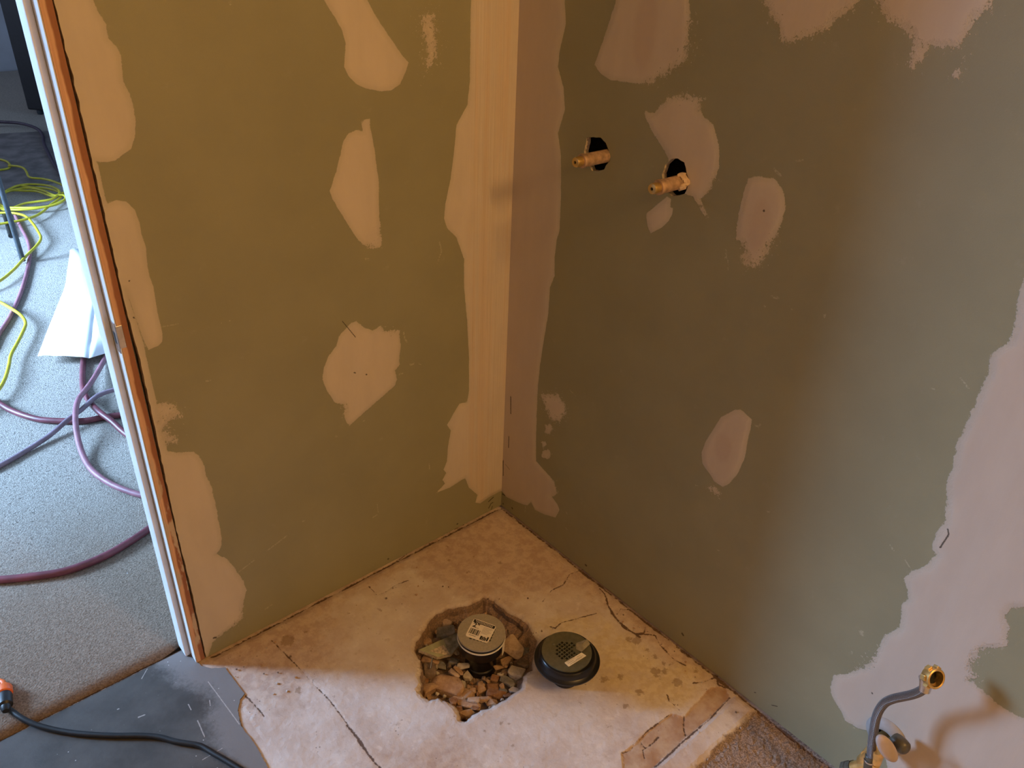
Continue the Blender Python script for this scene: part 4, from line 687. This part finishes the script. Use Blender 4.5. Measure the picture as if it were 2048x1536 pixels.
m.build('print', M_INK, st)
m = MB()
for i in range(6): on_quad(STICKER_CAP, .54, .28 + .062 * i, .93 - .05 * (i % 3), .295 + .062 * i, zt, m)
on_quad(STICKER_CAP, .07, .43, .38, .45, zt, m); on_quad(STICKER_CAP, .12, .86, .42, .89, zt, m)
m.build('fine_print', M_GREYINK, st)
m = MB()
for i in range(11): on_quad(STICKER_CAP, .12 + .07 * i, .075, .12 + .07 * i + .05, .105, zt + .0002, m); on_quad(STICKER_CAP, .16 + .066 * i, .135, .16 + .066 * i + .045, .165, zt + .0002, m)
m.build('reversed_print', M_PAPER, st)
def text_on(corners, txt, u, v, h, z, mat, name, parent):
    cu = bpy.data.curves.new(name, 'FONT'); cu.body = txt; cu.size = 1; cu.offset = .02
    tmp = bpy.data.objects.new(name, cu); COL.objects.link(tmp)
    dg = bpy.context.evaluated_depsgraph_get(); me = bpy.data.meshes.new_from_object(tmp.evaluated_get(dg)); bpy.data.objects.remove(tmp)
    q = [Vector((x, y)) for x, y, _ in corners]; ex = (q[1] - q[0]).normalized(); ey = (q[0] - q[3]).normalized()
    o0 = q[0] + (q[1]-q[0]) * u + (q[3]-q[0]) * v
    pl = parent.matrix_basis.translation + (parent.parent.matrix_basis.translation if parent.parent else Vector())
    vs = [Vector(((o0 + ex*p.co.x*h*1.1 + ey*p.co.y*h).x, (o0 + ex*p.co.x*h*1.1 + ey*p.co.y*h).y, z)) - pl for p in me.vertices]
    return link(name, vs, [tuple(f.vertices) for f in me.polygons], mat, parent)
text_on(STICKER_CAP, '2"', .08, .42, .017, zt, M_INK, 'size_lettering', st)
q = STICKER_CAP
sl = []
for k in range(5):                                            # second label wrapped on the body
    a = -.72 - .11 * k + .0
    sl.append(((cx + .0525 * math.cos(a)), (cy + .0525 * math.sin(a))))
m = MB(); m.add([(x, y, .044) for x, y in sl] + [(x, y, .012) for x, y in sl], [(i, i+1, 6+i, 5+i) for i in range(4)])
m.build('side_label', M_PAPER, capd)
# -- loose drain lying on the slab
cx, cy, cz = DRAIN_BARE
loose = empty('loose_shower_drain', (cx, cy, 0))
tag(loose, 'black flanged shower drain with bare grid strainer set on the concrete slab', 'shower drain')
prof = [(.0275, .0005), (.0288, .002), (.0288, .018), (.0296, .020), (.0296, .047), (.034, .051), (.058, .0555), (.0680, .059), (.0708, .0615), (.0714, .0635), (.0705, .0655), (.0665, .0670), (.0635, .0690), (.0615, .075), (.0595, .0805), (.0575, .0825), (.0545, .083)]
MB().lathe(prof, Matrix.Translation((cx, cy, 0)), 96).build('flange_body', M_ABS, loose, True, sharp=30)
square_grid_disc(.0538, .0265, .0074, .0053, .003, cz, .02, cx - .001, cy + .002, lambda x, y: not (x > .012 and y < -.004) ).build('strainer', M_STRAIN_DARK, loose)
MB().lathe([(.033, cz - .0028), (.033, cz - .0026)], Matrix.Translation((cx, cy, 0)), 40).build('drain_throat', M_DARK, loose)
for k in range(1):
    a = 1.9 + k * math.pi
    MB().lathe([(.0045, cz), (.004, cz + .0018), (.0015, cz + .0026)], Matrix.Translation((cx + .021 * math.cos(a) * 1.6, cy + .021 * math.sin(a) * 1.6, 0)), 16).build('screw', M_STRAIN_DARK, loose, True)
sb = label_quad(STICKER_BARE, cz + .0012, .0007).build('sticker', M_CREAM, loose); sb['label'] = 'narrow cream sticker'
m = MB(); zt = cz + .0022
E4 = [STICKER_BARE[3], STICKER_BARE[0], STICKER_BARE[1], STICKER_BARE[2]]
for i, (a, b) in enumerate(((.1, .55), (.62, .85), (.08, .4), (.5, .9), (.12, .8))): on_quad(E4, a, .14 + .16 * i, b, .18 + .16 * i, zt, m)
m.build('print', M_INK, sb)
tp = [(x, y, z + .0016 + .002 * (i % 2)) for i, (x, y, z) in enumerate(TAPE_BARE)]
tc = tuple(sum(p[k] for p in tp) / len(tp) for k in range(3)); tc = (tc[0], tc[1], cz + .005)
m = MB(); n = len(tp); m.add(tp + [tc], [(i, (i+1) % n, n) for i in range(n)]); tpo = m.build('tape_scrap', M_TAPE, loose)
tpo['label'] = 'crumpled scrap of clear tape'

# ------------------------------------------------------------------ rubble in the pit
def rock(w, h, t, seed, flat=False):
    bm = bmesh.new(); r = random.Random(seed)
    pts = []
    for i in range(15):
        v = Vector((r.gauss(0, 1), r.gauss(0, 1), r.gauss(0, 1))).normalized() * r.uniform(.86, 1.05)
        v = Vector([math.copysign(abs(c_) ** .6, c_) for c_ in v]) * .5
        pts.append(bm.verts.new((v.x * w * 1.1, v.y * h * 1.1, v.z * t * 1.1)))
    res = bmesh.ops.convex_hull(bm, input=pts)
    bmesh.ops.delete(bm, geom=[g for g in set(res['geom_interior'] + res['geom_unused']) if isinstance(g, bmesh.types.BMVert)], context='VERTS')
    bmesh.ops.dissolve_limit(bm, angle_limit=.25, verts=bm.verts, edges=bm.edges)
    bmesh.ops.bevel(bm, geom=list(bm.edges), offset=min(w, h, t) * .06, segments=1, affect='EDGES')
    bmesh.ops.triangulate(bm, faces=bm.faces)
    bmesh.ops.recalc_face_normals(bm, faces=bm.faces)
    me = bpy.data.meshes.new('rubble'); bm.to_mesh(me); bm.free(); return me
ROCK_LABEL = {0: ('concrete_chunk', 'large tan concrete chunk standing on edge beside the grey brown stone, dark stain on top'), 1: ('concrete_chunk', 'broad tan concrete piece in front of the capped drain pipe'),
  2: ('concrete_chip', 'long flat tan concrete flake near the front lip of the pit'), 3: ('concrete_chip', 'thin pale concrete flake on the tan rubble'), 6: ('concrete_chunk', 'rusty brown flat concrete piece at the front of the pit'),
  9: ('concrete_chunk', 'tan concrete piece wedged in the front notch of the pit'), 10: ('concrete_chunk', 'pitted tan concrete piece against the front wall of the pit'), 11: ('stone', 'rounded grey brown stone below the green drywall shard'),
  12: ('concrete_chip', 'tilted pale flake lying across the large tan chunk'), 14: ('plaster_chunk', 'upright whitish plaster fragment leaning at the drain pipe base'), 16: ('concrete_chunk', 'biggest pale concrete chunk between the two shower drains'),
  17: ('stone', 'rounded grey brown stone beside the loose drain flange'), 18: ('plaster_chunk', 'ragged whitish plaster lump below the grey brown stone by the loose drain'), 21: ('slate_chip', 'slate grey flat chip lying near the loose drain side of the pit'),
  23: ('concrete_chunk', 'small pale block against the back wall of the pit'), 24: ('slate_slab', 'slate grey slab behind the green drywall shard')}
for i, (x, y, z, w, h, a, t) in enumerate(ROCK):
    th = min(w, h) * (.45 if t in (5,) or min(w, h) < .016 else .7)
    me = rock(w, h, th, 11 + i); me.materials.append(M_ROCK[t])
    nm, lb = ROCK_LABEL.get(i, ('rubble_chip', None))
    o = bpy.data.objects.new(nm, me); COL.objects.link(o)
    o.location = (x, y, z - th * .18 if z > -.05 else z)
    o.rotation_euler = (rng.uniform(-.15, .15), rng.uniform(-.15, .15), -.709 - math.radians(a))
    if lb: tag(o, lb, 'rock', 'broken concrete rubble around the drain pipe')
    else: tag(o, 'small broken rubble chip among the stones around the capped drain pipe', 'rock', 'small rubble chips in the pit')
# fine gravel between them
r = random.Random(5); chips = [rock(.014, .011, .009, 900 + k) for k in range(5)]
for k, me in enumerate(chips): me.materials.append(M_ROCK[[0, 1, 1, 3, 4][k]])
pc = np.array(pit); lo, hi = pc.min(0), pc.max(0); made = 0
while made < 120:
    q = (r.uniform(lo[0], hi[0]), r.uniform(lo[1], hi[1]))
    if not inside([q], pit)[0] or seg_dist([q], pit)[0] < .012 or math.hypot(q[0]-DRAIN_CAP[0], q[1]-DRAIN_CAP[1]) < .043: continue
    o = bpy.data.objects.new('rubble_chip', chips[made % 5]); COL.objects.link(o); s = r.uniform(.5, 1.15)
    o.location = (q[0], q[1], -.041 + r.uniform(0, .008)); o.scale = (s, s, s); o.rotation_euler = (r.uniform(0, 6), r.uniform(0, 6), r.uniform(0, 6))
    tag(o, 'small broken rubble chip among the stones around the capped drain pipe', 'rock', 'small rubble chips in the pit'); made += 1
# green drywall shard leaning in the pit
sh = [Vector(p) for p in SHARD]
nrm = (sh[1]-sh[0]).cross(sh[3]-sh[0]).normalized();  nrm = nrm if nrm.z > 0 else -nrm
def slab(pts, n, t):
    k = len(pts); m = MB(); order = tuple(range(k))
    if (pts[1]-pts[0]).cross(pts[2]-pts[1]).dot(n) < 0: order = order[::-1]
    m.add(list(pts) + [p - n * t for p in pts], [order, tuple(k + i for i in order[::-1])] + [(i, (i+1) % k, k+(i+1) % k, k+i) for i in range(k)])
    return m
shard = empty('drywall_shard', (sh[0].x, sh[0].y, -.03)); tag(shard, 'pointed offcut of green drywall lying in the rubble beside the capped drain', 'drywall offcut')
M_GREEN = plain('green_drywall_paper', (.34, .35, .23), .6, var=.1, scale=60)
M_TORN = plain('torn_grey_drywall_paper', (.23, .23, .21), .85, var=.35, scale=70, bump=.004)
slab(sh, nrm, .009).build('shard_core', M_GYPSUM, shard)
mid1 = sh[0].lerp(sh[1], .62); mid2 = sh[4].lerp(sh[3], .45)
slab([p + nrm * .0006 for p in (sh[0], mid1, mid1.lerp(mid2, .5) + Vector((.006, 0, 0)), mid2, sh[4])], nrm, .0006).build('green_facing', M_GREEN, shard)
slab([p + nrm * .0004 for p in (mid1, sh[1], sh[2], sh[3], mid2, mid1.lerp(mid2, .5) + Vector((.006, 0, 0)))], nrm, .0006).build('torn_facing', M_TORN, shard)
# loose bright screw lying in the rubble
_d = Vector((.55, .5, .3)).normalized()
sx = Vector((-.475, -.322, -.014))
m = MB(); m.tube([sx, sx + _d * .022], .002, 10); m.lathe([(.0022, 0), (.004, .001), (.004, .002), (.001, .0025)], axis_frame(sx + _d * .022, _d), 14)
tag(recentre(m.build('screw', M_CHROME, None, True)), 'small bright metal screw lying in the rubble under the drywall shard', 'screw')
# plaster crumbs scattered on the slab
r = random.Random(21); crumb = [rock(.006, .005, .0045, 300 + k) for k in range(3)]
crumb[0].materials.append(M_ROCK[4]); crumb[1].materials.append(M_ROCK[1]); crumb[2].materials.append(M_ROCK[3])
zones = [(-.02, -.05, -.45, -.75), (-.04, -.22, -.8, -1.1), (-.3, -.55, -.05, -.16), (-.7, -.83, -.05, -.2), (-.1, -.3, -.25, -.5)]
for k in range(70):
    x1, x0, y1, y0 = zones[k % 5]; q = (r.uniform(x0, x1), r.uniform(y0, y1))
    if inside([q], pit)[0] or seg_dist([q], pit)[0] < .01 or math.hypot(q[0]-DRAIN_BARE[0], q[1]-DRAIN_BARE[1]) < .05: continue
    o = bpy.data.objects.new('concrete_crumb', crumb[k % 3]); COL.objects.link(o); s = r.uniform(.35, 1)
    o.location = (*q, .0018 * s + (.001 if q[1] > -.8 else 0)); o.scale = (s, s, s); o.rotation_euler = (0, 0, r.uniform(0, 6))
    tag(o, 'tiny concrete crumb scattered on the bare slab near the walls', 'crumb', 'crumbs scattered on the slab')

# ------------------------------------------------------------------ supply pipe stubs
def stub(base, d, label, scab):
    x, y, z = base; root = empty('pipe_stub', (0, y, z)); tag(root, label, 'water pipe')
    F = axis_frame((.085, y, z), (-1, 0, 0))
    L = .085 + d
    MB().lathe([(.0125, 0), (.0125, L - .022), (.0138, L - .022), (.0138, L - .018), (.0128, L - .016), (.0105, L - .0155)], F, 32).build('pipe', M_PIPE, root, True, sharp=35)
    MB().lathe([(.0095, L - .0158), (.0098, L - .004), (.0090, L - .001), (.0065, L), (.0030, L), (.0028, L - .003)], F, 28).build('brass_tip', M_BRASS, root, True, sharp=35)
    MB().lathe([(.0028, L - .0028), (.0005, L - .0027)], F, 16).build('tip_bore', M_DARK, root)
    if scab:
        m = MB()
        for k in range(8):
            a_ = math.radians(85 + 22 * k); xx = -.004 - .0035 * ((k * 3) % 4)
            me = rock(.016, .012, .005, 50 + k); M = Matrix.Translation((xx, y + .0132 * math.cos(a_), z + .0132 * math.sin(a_))) @ Matrix.Rotation(a_ - math.pi / 2, 4, 'X')
            m.add([M @ v.co for v in me.vertices], [tuple(f.vertices) for f in me.polygons]); bpy.data.meshes.remove(me)
        m.build('plaster_scab', M_ROCK[2], root)['label'] = 'flaky plaster stuck on pipe'
stub(STUB_1[0], STUB_1[1], 'capped copper pipe stub poking from the wall hole next to the taped corner', False)
stub(STUB_2[0], STUB_2[1], 'capped copper pipe stub with flaking plaster in the compound-smeared hole', True)

# ------------------------------------------------------------------ toilet supply valve and hose
vy, vz = -V_BASE[0], V_BASE[1]
valve = empty('supply_valve', (0, vy, vz)); tag(valve, 'brass angle stop valve with pale oval handle coming out of the wall', 'valve')
F = axis_frame((0, vy, vz), (-1, 0, 0))
M_ESC = plain('pale_escutcheon', (.30, .29, .295), .6, 0, var=.08)
MB().lathe([(.0375, .0002), (.0375, .0015), (.033, .007), (.026, .012), (.0215, .0135), (.0195, .0128), (.020, .006)], F, 48, False, False).build('escutcheon', M_ESC, valve, True, sharp=60)
MB().lathe([(.0105, -.06), (.0105, .03), (.0145, .03), (.0145, .042), (.011, .044), (.011, .07)], F, 24).build('inlet_pipe', M_BRASS, valve, True, sharp=35)
b0, b1, b2, b3 = [Vector(p) for p in V_BODY]
m = MB(); pin = Vector((-.062, vy, vz))
m.tube(spline([pin, Vector((-.068, vy + .004, vz - .02)), b0, b1], .004), .0105, 18)
m.tube(spline([b1, b2, b3], .004), .0115, 18)
m.build('valve_body', M_BRASS, valve, True, sharp=50)
MB().lathe([(.0135, 0), (.0135, .012), (.015, .013), (.015, .022), (.012, .023)], axis_frame(b3, b3 - b2), 8).build('outlet_nut', M_OLIVEKNOB, valve, True, sharp=20)
hx, hy_, hz_ = [Vector(v) for v in V_HAX]; hc = Vector(V_HANDLE[0])
m = MB(); n = 40; rows = []
for (s, t) in ((0.0, -.0055), (.6, -.0055), (.92, -.004), (1, 0), (.92, .004), (.6, .0055), (0.0, .0055)):
    rows.append([hc + hx * .0275 * s * math.cos(2*math.pi*i/n) + hy_ * .0135 * s * math.sin(2*math.pi*i/n) + hz_ * t for i in range(n)])
vv = [p for row in rows for p in row]
m.add(vv, [(k*n+i, k*n+(i+1) % n, (k+1)*n+(i+1) % n, (k+1)*n+i) for k in range(len(rows)-1) for i in range(n)])
m.build('handle', M_HANDLE, valve, True, sharp=80)['label'] = 'pale oval handle'
m = MB(); m.tube([hc, hc - hz_ * .02], .0045, 12); m.build('handle_stem', M_BRASS, valve, True)
kc = Vector(V_KNOB[0])
MB().lathe([(.001, -.015), (.0115, -.013), (.0135, -.006), (.0138, .004), (.0125, .012), (.009, .0155), (.001, .0165)], axis_frame(kc, (-.25, -.75, .1)), 28).build('packing_cap', M_OLIVEKNOB, valve, True)
m = MB(); m.tube([Vector((-.04, vy, vz)), kc], .009, 14); m.build('side_arm', M_BRASS, valve, True)

hose = empty('supply_hose', (V_HOSE[0][0], V_HOSE[0][1], V_HOSE[0][2] - .03)); tag(hose, 'short braided steel supply hose bending up from the wall valve to an open brass nut', 'hose')
pts = spline(V_HOSE, .003)
ob = MB().tube(pts, .0076, 24).build('braided_sleeve', M_BRAID, hose, True, sharp=60)
uv = ob.data.uv_layers.new(name='UVMap'); n = 24; cum = [0.]
for a, b in zip(pts, pts[1:]): cum.append(cum[-1] + (b-a).length)
for pl in ob.data.polygons:
    for li, vi in zip(pl.loop_indices, pl.vertices):
        k, i = divmod(vi, n); u = i / n
        if len(pl.vertices) == 4 and i == 0 and max(v % n for v in pl.vertices) == n - 1: u = 1.0
        uv.data[li].uv = (u, cum[min(k, len(cum)-1)] / .0485)
f0 = Vector(V_FERR[0]); f1 = Vector(V_FERR[1]); dv = (f1 - f0).normalized()
MB().lathe([(.0098, -.026), (.0098, -.004), (.0102, -.003), (.0102, .001), (.009, .002), (.0088, .012), (.0078, .013)], axis_frame(f0, dv), 28).build('crimp_ferrule', M_OLIVEKNOB, hose, True, sharp=30)
MB().lathe([(.0098, -.001), (.0104, 0), (.0104, .002), (.0098, .003)], axis_frame(f0, dv), 28, False, False).build('ferrule_ring', M_CHROME, hose, True)
na = Vector(V_NUT[1]); nb_ = Vector(V_NUT[0])
ax = Vector((-.35, -.80, .42)).normalized(); nf = nb_
M2 = axis_frame(nf, ax)
MB().lathe([(.0135, -.016), (.0158, -.012), (.0158, -.002), (.0166, -.001), (.0166, .002), (.0150, .0028), (.0130, .002), (.0126, -.012)], M2, 40, True, False).build('brass_nut', M_BRASS, hose, True, sharp=35)
MB().lathe([(.0126, -.0125), (.0005, -.0124)], M2, 30, False, False).build('nut_bore', M_DARK, hose)
m = MB()
for k in range(6):
    a = k * math.pi / 3 + .35
    m.box((-.0045, .0145, -.012), (.0045, .0195, -.003), M2 @ Matrix.Rotation(a, 4, 'Z'))
m.build('nut_lugs', M_BRASS, hose, bevel=.0012)
cr = nf - ax * .016; end = Vector(V_HOSE[-1])
MB().lathe([(.0086, -.006), (.0092, 0), (.0105, .010), (.0125, .016)], axis_frame(end, cr - end), 28).build('crimp_collar', M_CHROME, hose, True)

# ------------------------------------------------------------------ things on the carpet
def hose_thing(name, tr, mat, label, cat, lift=0, z0=None, zs=None, group=None, step=.02):
    pts2, r_ = tr; z = (CT + .0008 if z0 is None else z0) + r_ + lift
    p3 = [(x, y, z + (zs[i] if zs else 0)) for i, (x, y) in enumerate(pts2)]
    o = MB().tube(spline(p3, step), r_, 14).build(name, mat, None, True)
    return tag(recentre(o), label, cat, group)
hose_thing('air_hose', BIG_HOSE, M_RED, 'thick dark red hose curving across the pale carpet closest to the threshold', 'hose')
hose_thing('air_hose', RED_HOSE_LOOP, M_RED, 'dark red hose coming from under the white card and running along the jamb', 'hose', zs=[0, 0, 0, 0, 0, .008, .0195, .012, 0, 0, 0])
hose_thing('air_hose', RED_HOSE_LOW, M_RED, 'dull red hose lying straight under the crossing of the pink and mauve hoses', 'hose', zs=[0] * 12)
hose_thing('air_hose', PINK_HOSE, M_PINK, 'dusty pink hose making a wide bend below the white card', 'hose', zs=[0,0,.004,.018,.027,.036,.042,.034,.016,.003,0,0,0,0,0,0])
hose_thing('cable', GRAY_CABLE, M_MAUVE, 'thin mauve cable crossing the pink hose on the carpet', 'cable', zs=[0,0,0,0,0,.006,.0205,.025,.040,.041,.038])
hose_thing('air_hose', RED_HOSE_TOP, M_PINK, 'rosy hose running beside the dark pole and under the yellow cord', 'hose')
hose_thing('extension_cord', YELLOW_RUN, M_YELLOW, 'single yellow extension cord wandering across the pale carpet', 'extension cord', lift=.019)
hose_thing('extension_cord', YELLOW_TOP, M_YELLOW, 'yellow cord end looping on the dark mat', 'extension cord', z0=.03)
def loop(tr, lift): 
    pts2, r_ = tr; return spline([(x, y, CT + r_ + lift + .006 * math.sin(i * .37)) for i, (x, y) in enumerate(pts2)], .02)
coil = MB()
for k, tr in enumerate(COIL): coil.tube(loop(tr, .022), tr[1], 12)
coil.tube(loop(YELLOW_TOP2, .03), YELLOW_TOP2[1], 12)
tag(recentre(coil.build('cord_coil', M_YELLOW, None, True)), 'coiled yellow extension cord lying in a flat heap by the dark mat', 'extension cord')
hose_thing('cable', PURPLE_CABLE, M_PURPLE, 'dark purple cable arching over the dark mat', 'cable', z0=.03, lift=.002)
hose_thing('power_cord', BLACK_CORD, M_BLACK, 'black power cord lying across the carpet edge and the grey vinyl', 'power cord', z0=.0025, zs=[.012, .010, .008, .003] + [0] * 14, step=.01)
p0, p1, p2 = [Vector(p) for p in PLUG]
plug = empty('cord_connector', (p0.x, p0.y, CT)); tag(plug, 'orange and black cord connector joined to the black power cord', 'connector')
dv = (p1 - p0).normalized()
MB().lathe([(.006, -.012), (.0085, -.008), (.0095, .0), (.0135, .004), (.0135, .03), (.012, .034)], axis_frame((p0.x, p0.y, CT + .0135), dv), 20).build('black_plug', M_BLACK, plug, True, sharp=30)
MB().lathe([(.0125, .034), (.015, .036), (.015, .050), (.0125, .055), (.008, .058), (.007, .060)], axis_frame((p0.x, p0.y, CT + .0135), dv), 20).build('orange_socket', M_ORANGE, plug, True, sharp=30)
e0 = Vector((p0.x, p0.y, CT + .0135)) + dv * .058
MB().tube(spline([e0, e0 + dv * .03 - Vector((.012, 0, .006)), e0 + Vector((-.07, .05, -.0065)), e0 + Vector((-.25, .04, -.0065)), e0 + Vector((-.5, .16, -.0065))], .012), .0052, 12).build('orange_cord', M_ORANGE, plug, True)
# white card tented over the hoses
s_ = [Vector(p) for p in SHEET]
card = empty('white_card', (s_[1].x, s_[1].y, CT)); tag(card, 'white folded card sheet lying tented over the hoses on the carpet by the jamb', 'card')
def strip(rows, t):
    n = len(rows[0]); m = MB()
    m.add([p for r_ in rows for p in r_], [(a*n+i, a*n+i+1, (a+1)*n+i+1, (a+1)*n+i) for a in range(len(rows)-1) for i in range(n-1)])
    return m
def thicken(o, t):
    md = o.modifiers.new('thickness', 'SOLIDIFY'); md.thickness = t; md.offset = -1
rows = []
for a in range(13):
    t = a / 12
    l = s_[0].lerp(s_[6], min(1, t / .62)) if t < .62 else s_[6].lerp(s_[5], (t - .62) / .38)
    rr = s_[1].lerp(s_[3], min(1, t / .62)) if t < .62 else s_[3].lerp(s_[4], (t - .62) / .38)
    rows.append([l.lerp(rr, i / 8) + Vector((0, 0, .006 * math.sin(math.pi * i / 8) + .004 * mnoise.noise(Vector((i * .5, a * .6, 0))))) for i in range(9)])
thicken(strip(rows, 0).build('top_panel', M_SHEETW, card, True, sharp=50), .0015)
rows = [[s_[1].lerp(s_[3], t).lerp(s_[2].lerp(s_[7], t), i / 3) for i in range(4)] for t in (0, .33, .66, 1)]
thicken(strip(rows, 0).build('side_flap', M_SHEETW, card, True, sharp=50), .0015)
# dark mat, tall black case, tripod pole
mt = [Vector((x, y, .03)) for x, y in MAT]
mo = slab(mt, Vector((0, 0, 1)), .0195).build('floor_mat', M_MATG, None, bevel=.004); tag(recentre(mo), 'dark grey rubber mat lying on the carpet behind the yellow cord coil', 'mat')
a, b = Vector(CASE[0]), Vector(CASE[1]); d = (b - a).normalized(); nb2 = Vector((-d.y, d.x, 0)); nb2 = nb2 if nb2.y > 0 else -nb2
case = empty('equipment_case', (a.x, a.y, CT + .001)); tag(case, 'tall black upright case standing on the carpet in the dim far room', 'case')
Mx = Matrix.Translation((a.x, a.y, CT + .001)) @ Matrix((d, nb2, Vector((0, 0, 1)))).transposed().to_4x4()
MB().box((0, 0, .035), (.62, .4, 1.75), Mx).build('case_body', M_CASEB, case, bevel=.012)
for px_, py_ in ((.06, .05), (.06, .35), (.56, .05), (.56, .35)):
    MB().lathe([(.02, 0), (.024, .01), (.022, .036)], Mx @ Matrix.Translation((px_, py_, 0)), 16).build('foot', M_POLEG, case, True)
pa_, pb_ = Vector(POLE[0]), Vector(POLE[1])
tag(recentre(MB().tube([pa_, pa_.lerp(pb_, .5), pb_ + (pb_ - pa_) * 1.2], .011, 16).build('stand_leg', M_POLEG, None, True)), 'slim blue grey metal stand leg reaching down to the carpet beside the rosy hose', 'stand')
q0, q1 = Vector(BLACKBIT[0]), Vector(BLACKBIT[1])
o = MB().tube(spline([q0 - Vector((0, 0, .008)), q0.lerp(q1, .5) - Vector((0, 0, .008)), q1 - Vector((0, 0, .008))], .02), .011, 16).build('hose_grip', M_BLACK, None, True); tag(recentre(o), 'short thick black grip lying on the carpet beside the yellow cord coil', 'tool')
bpy.context.view_layer.update()
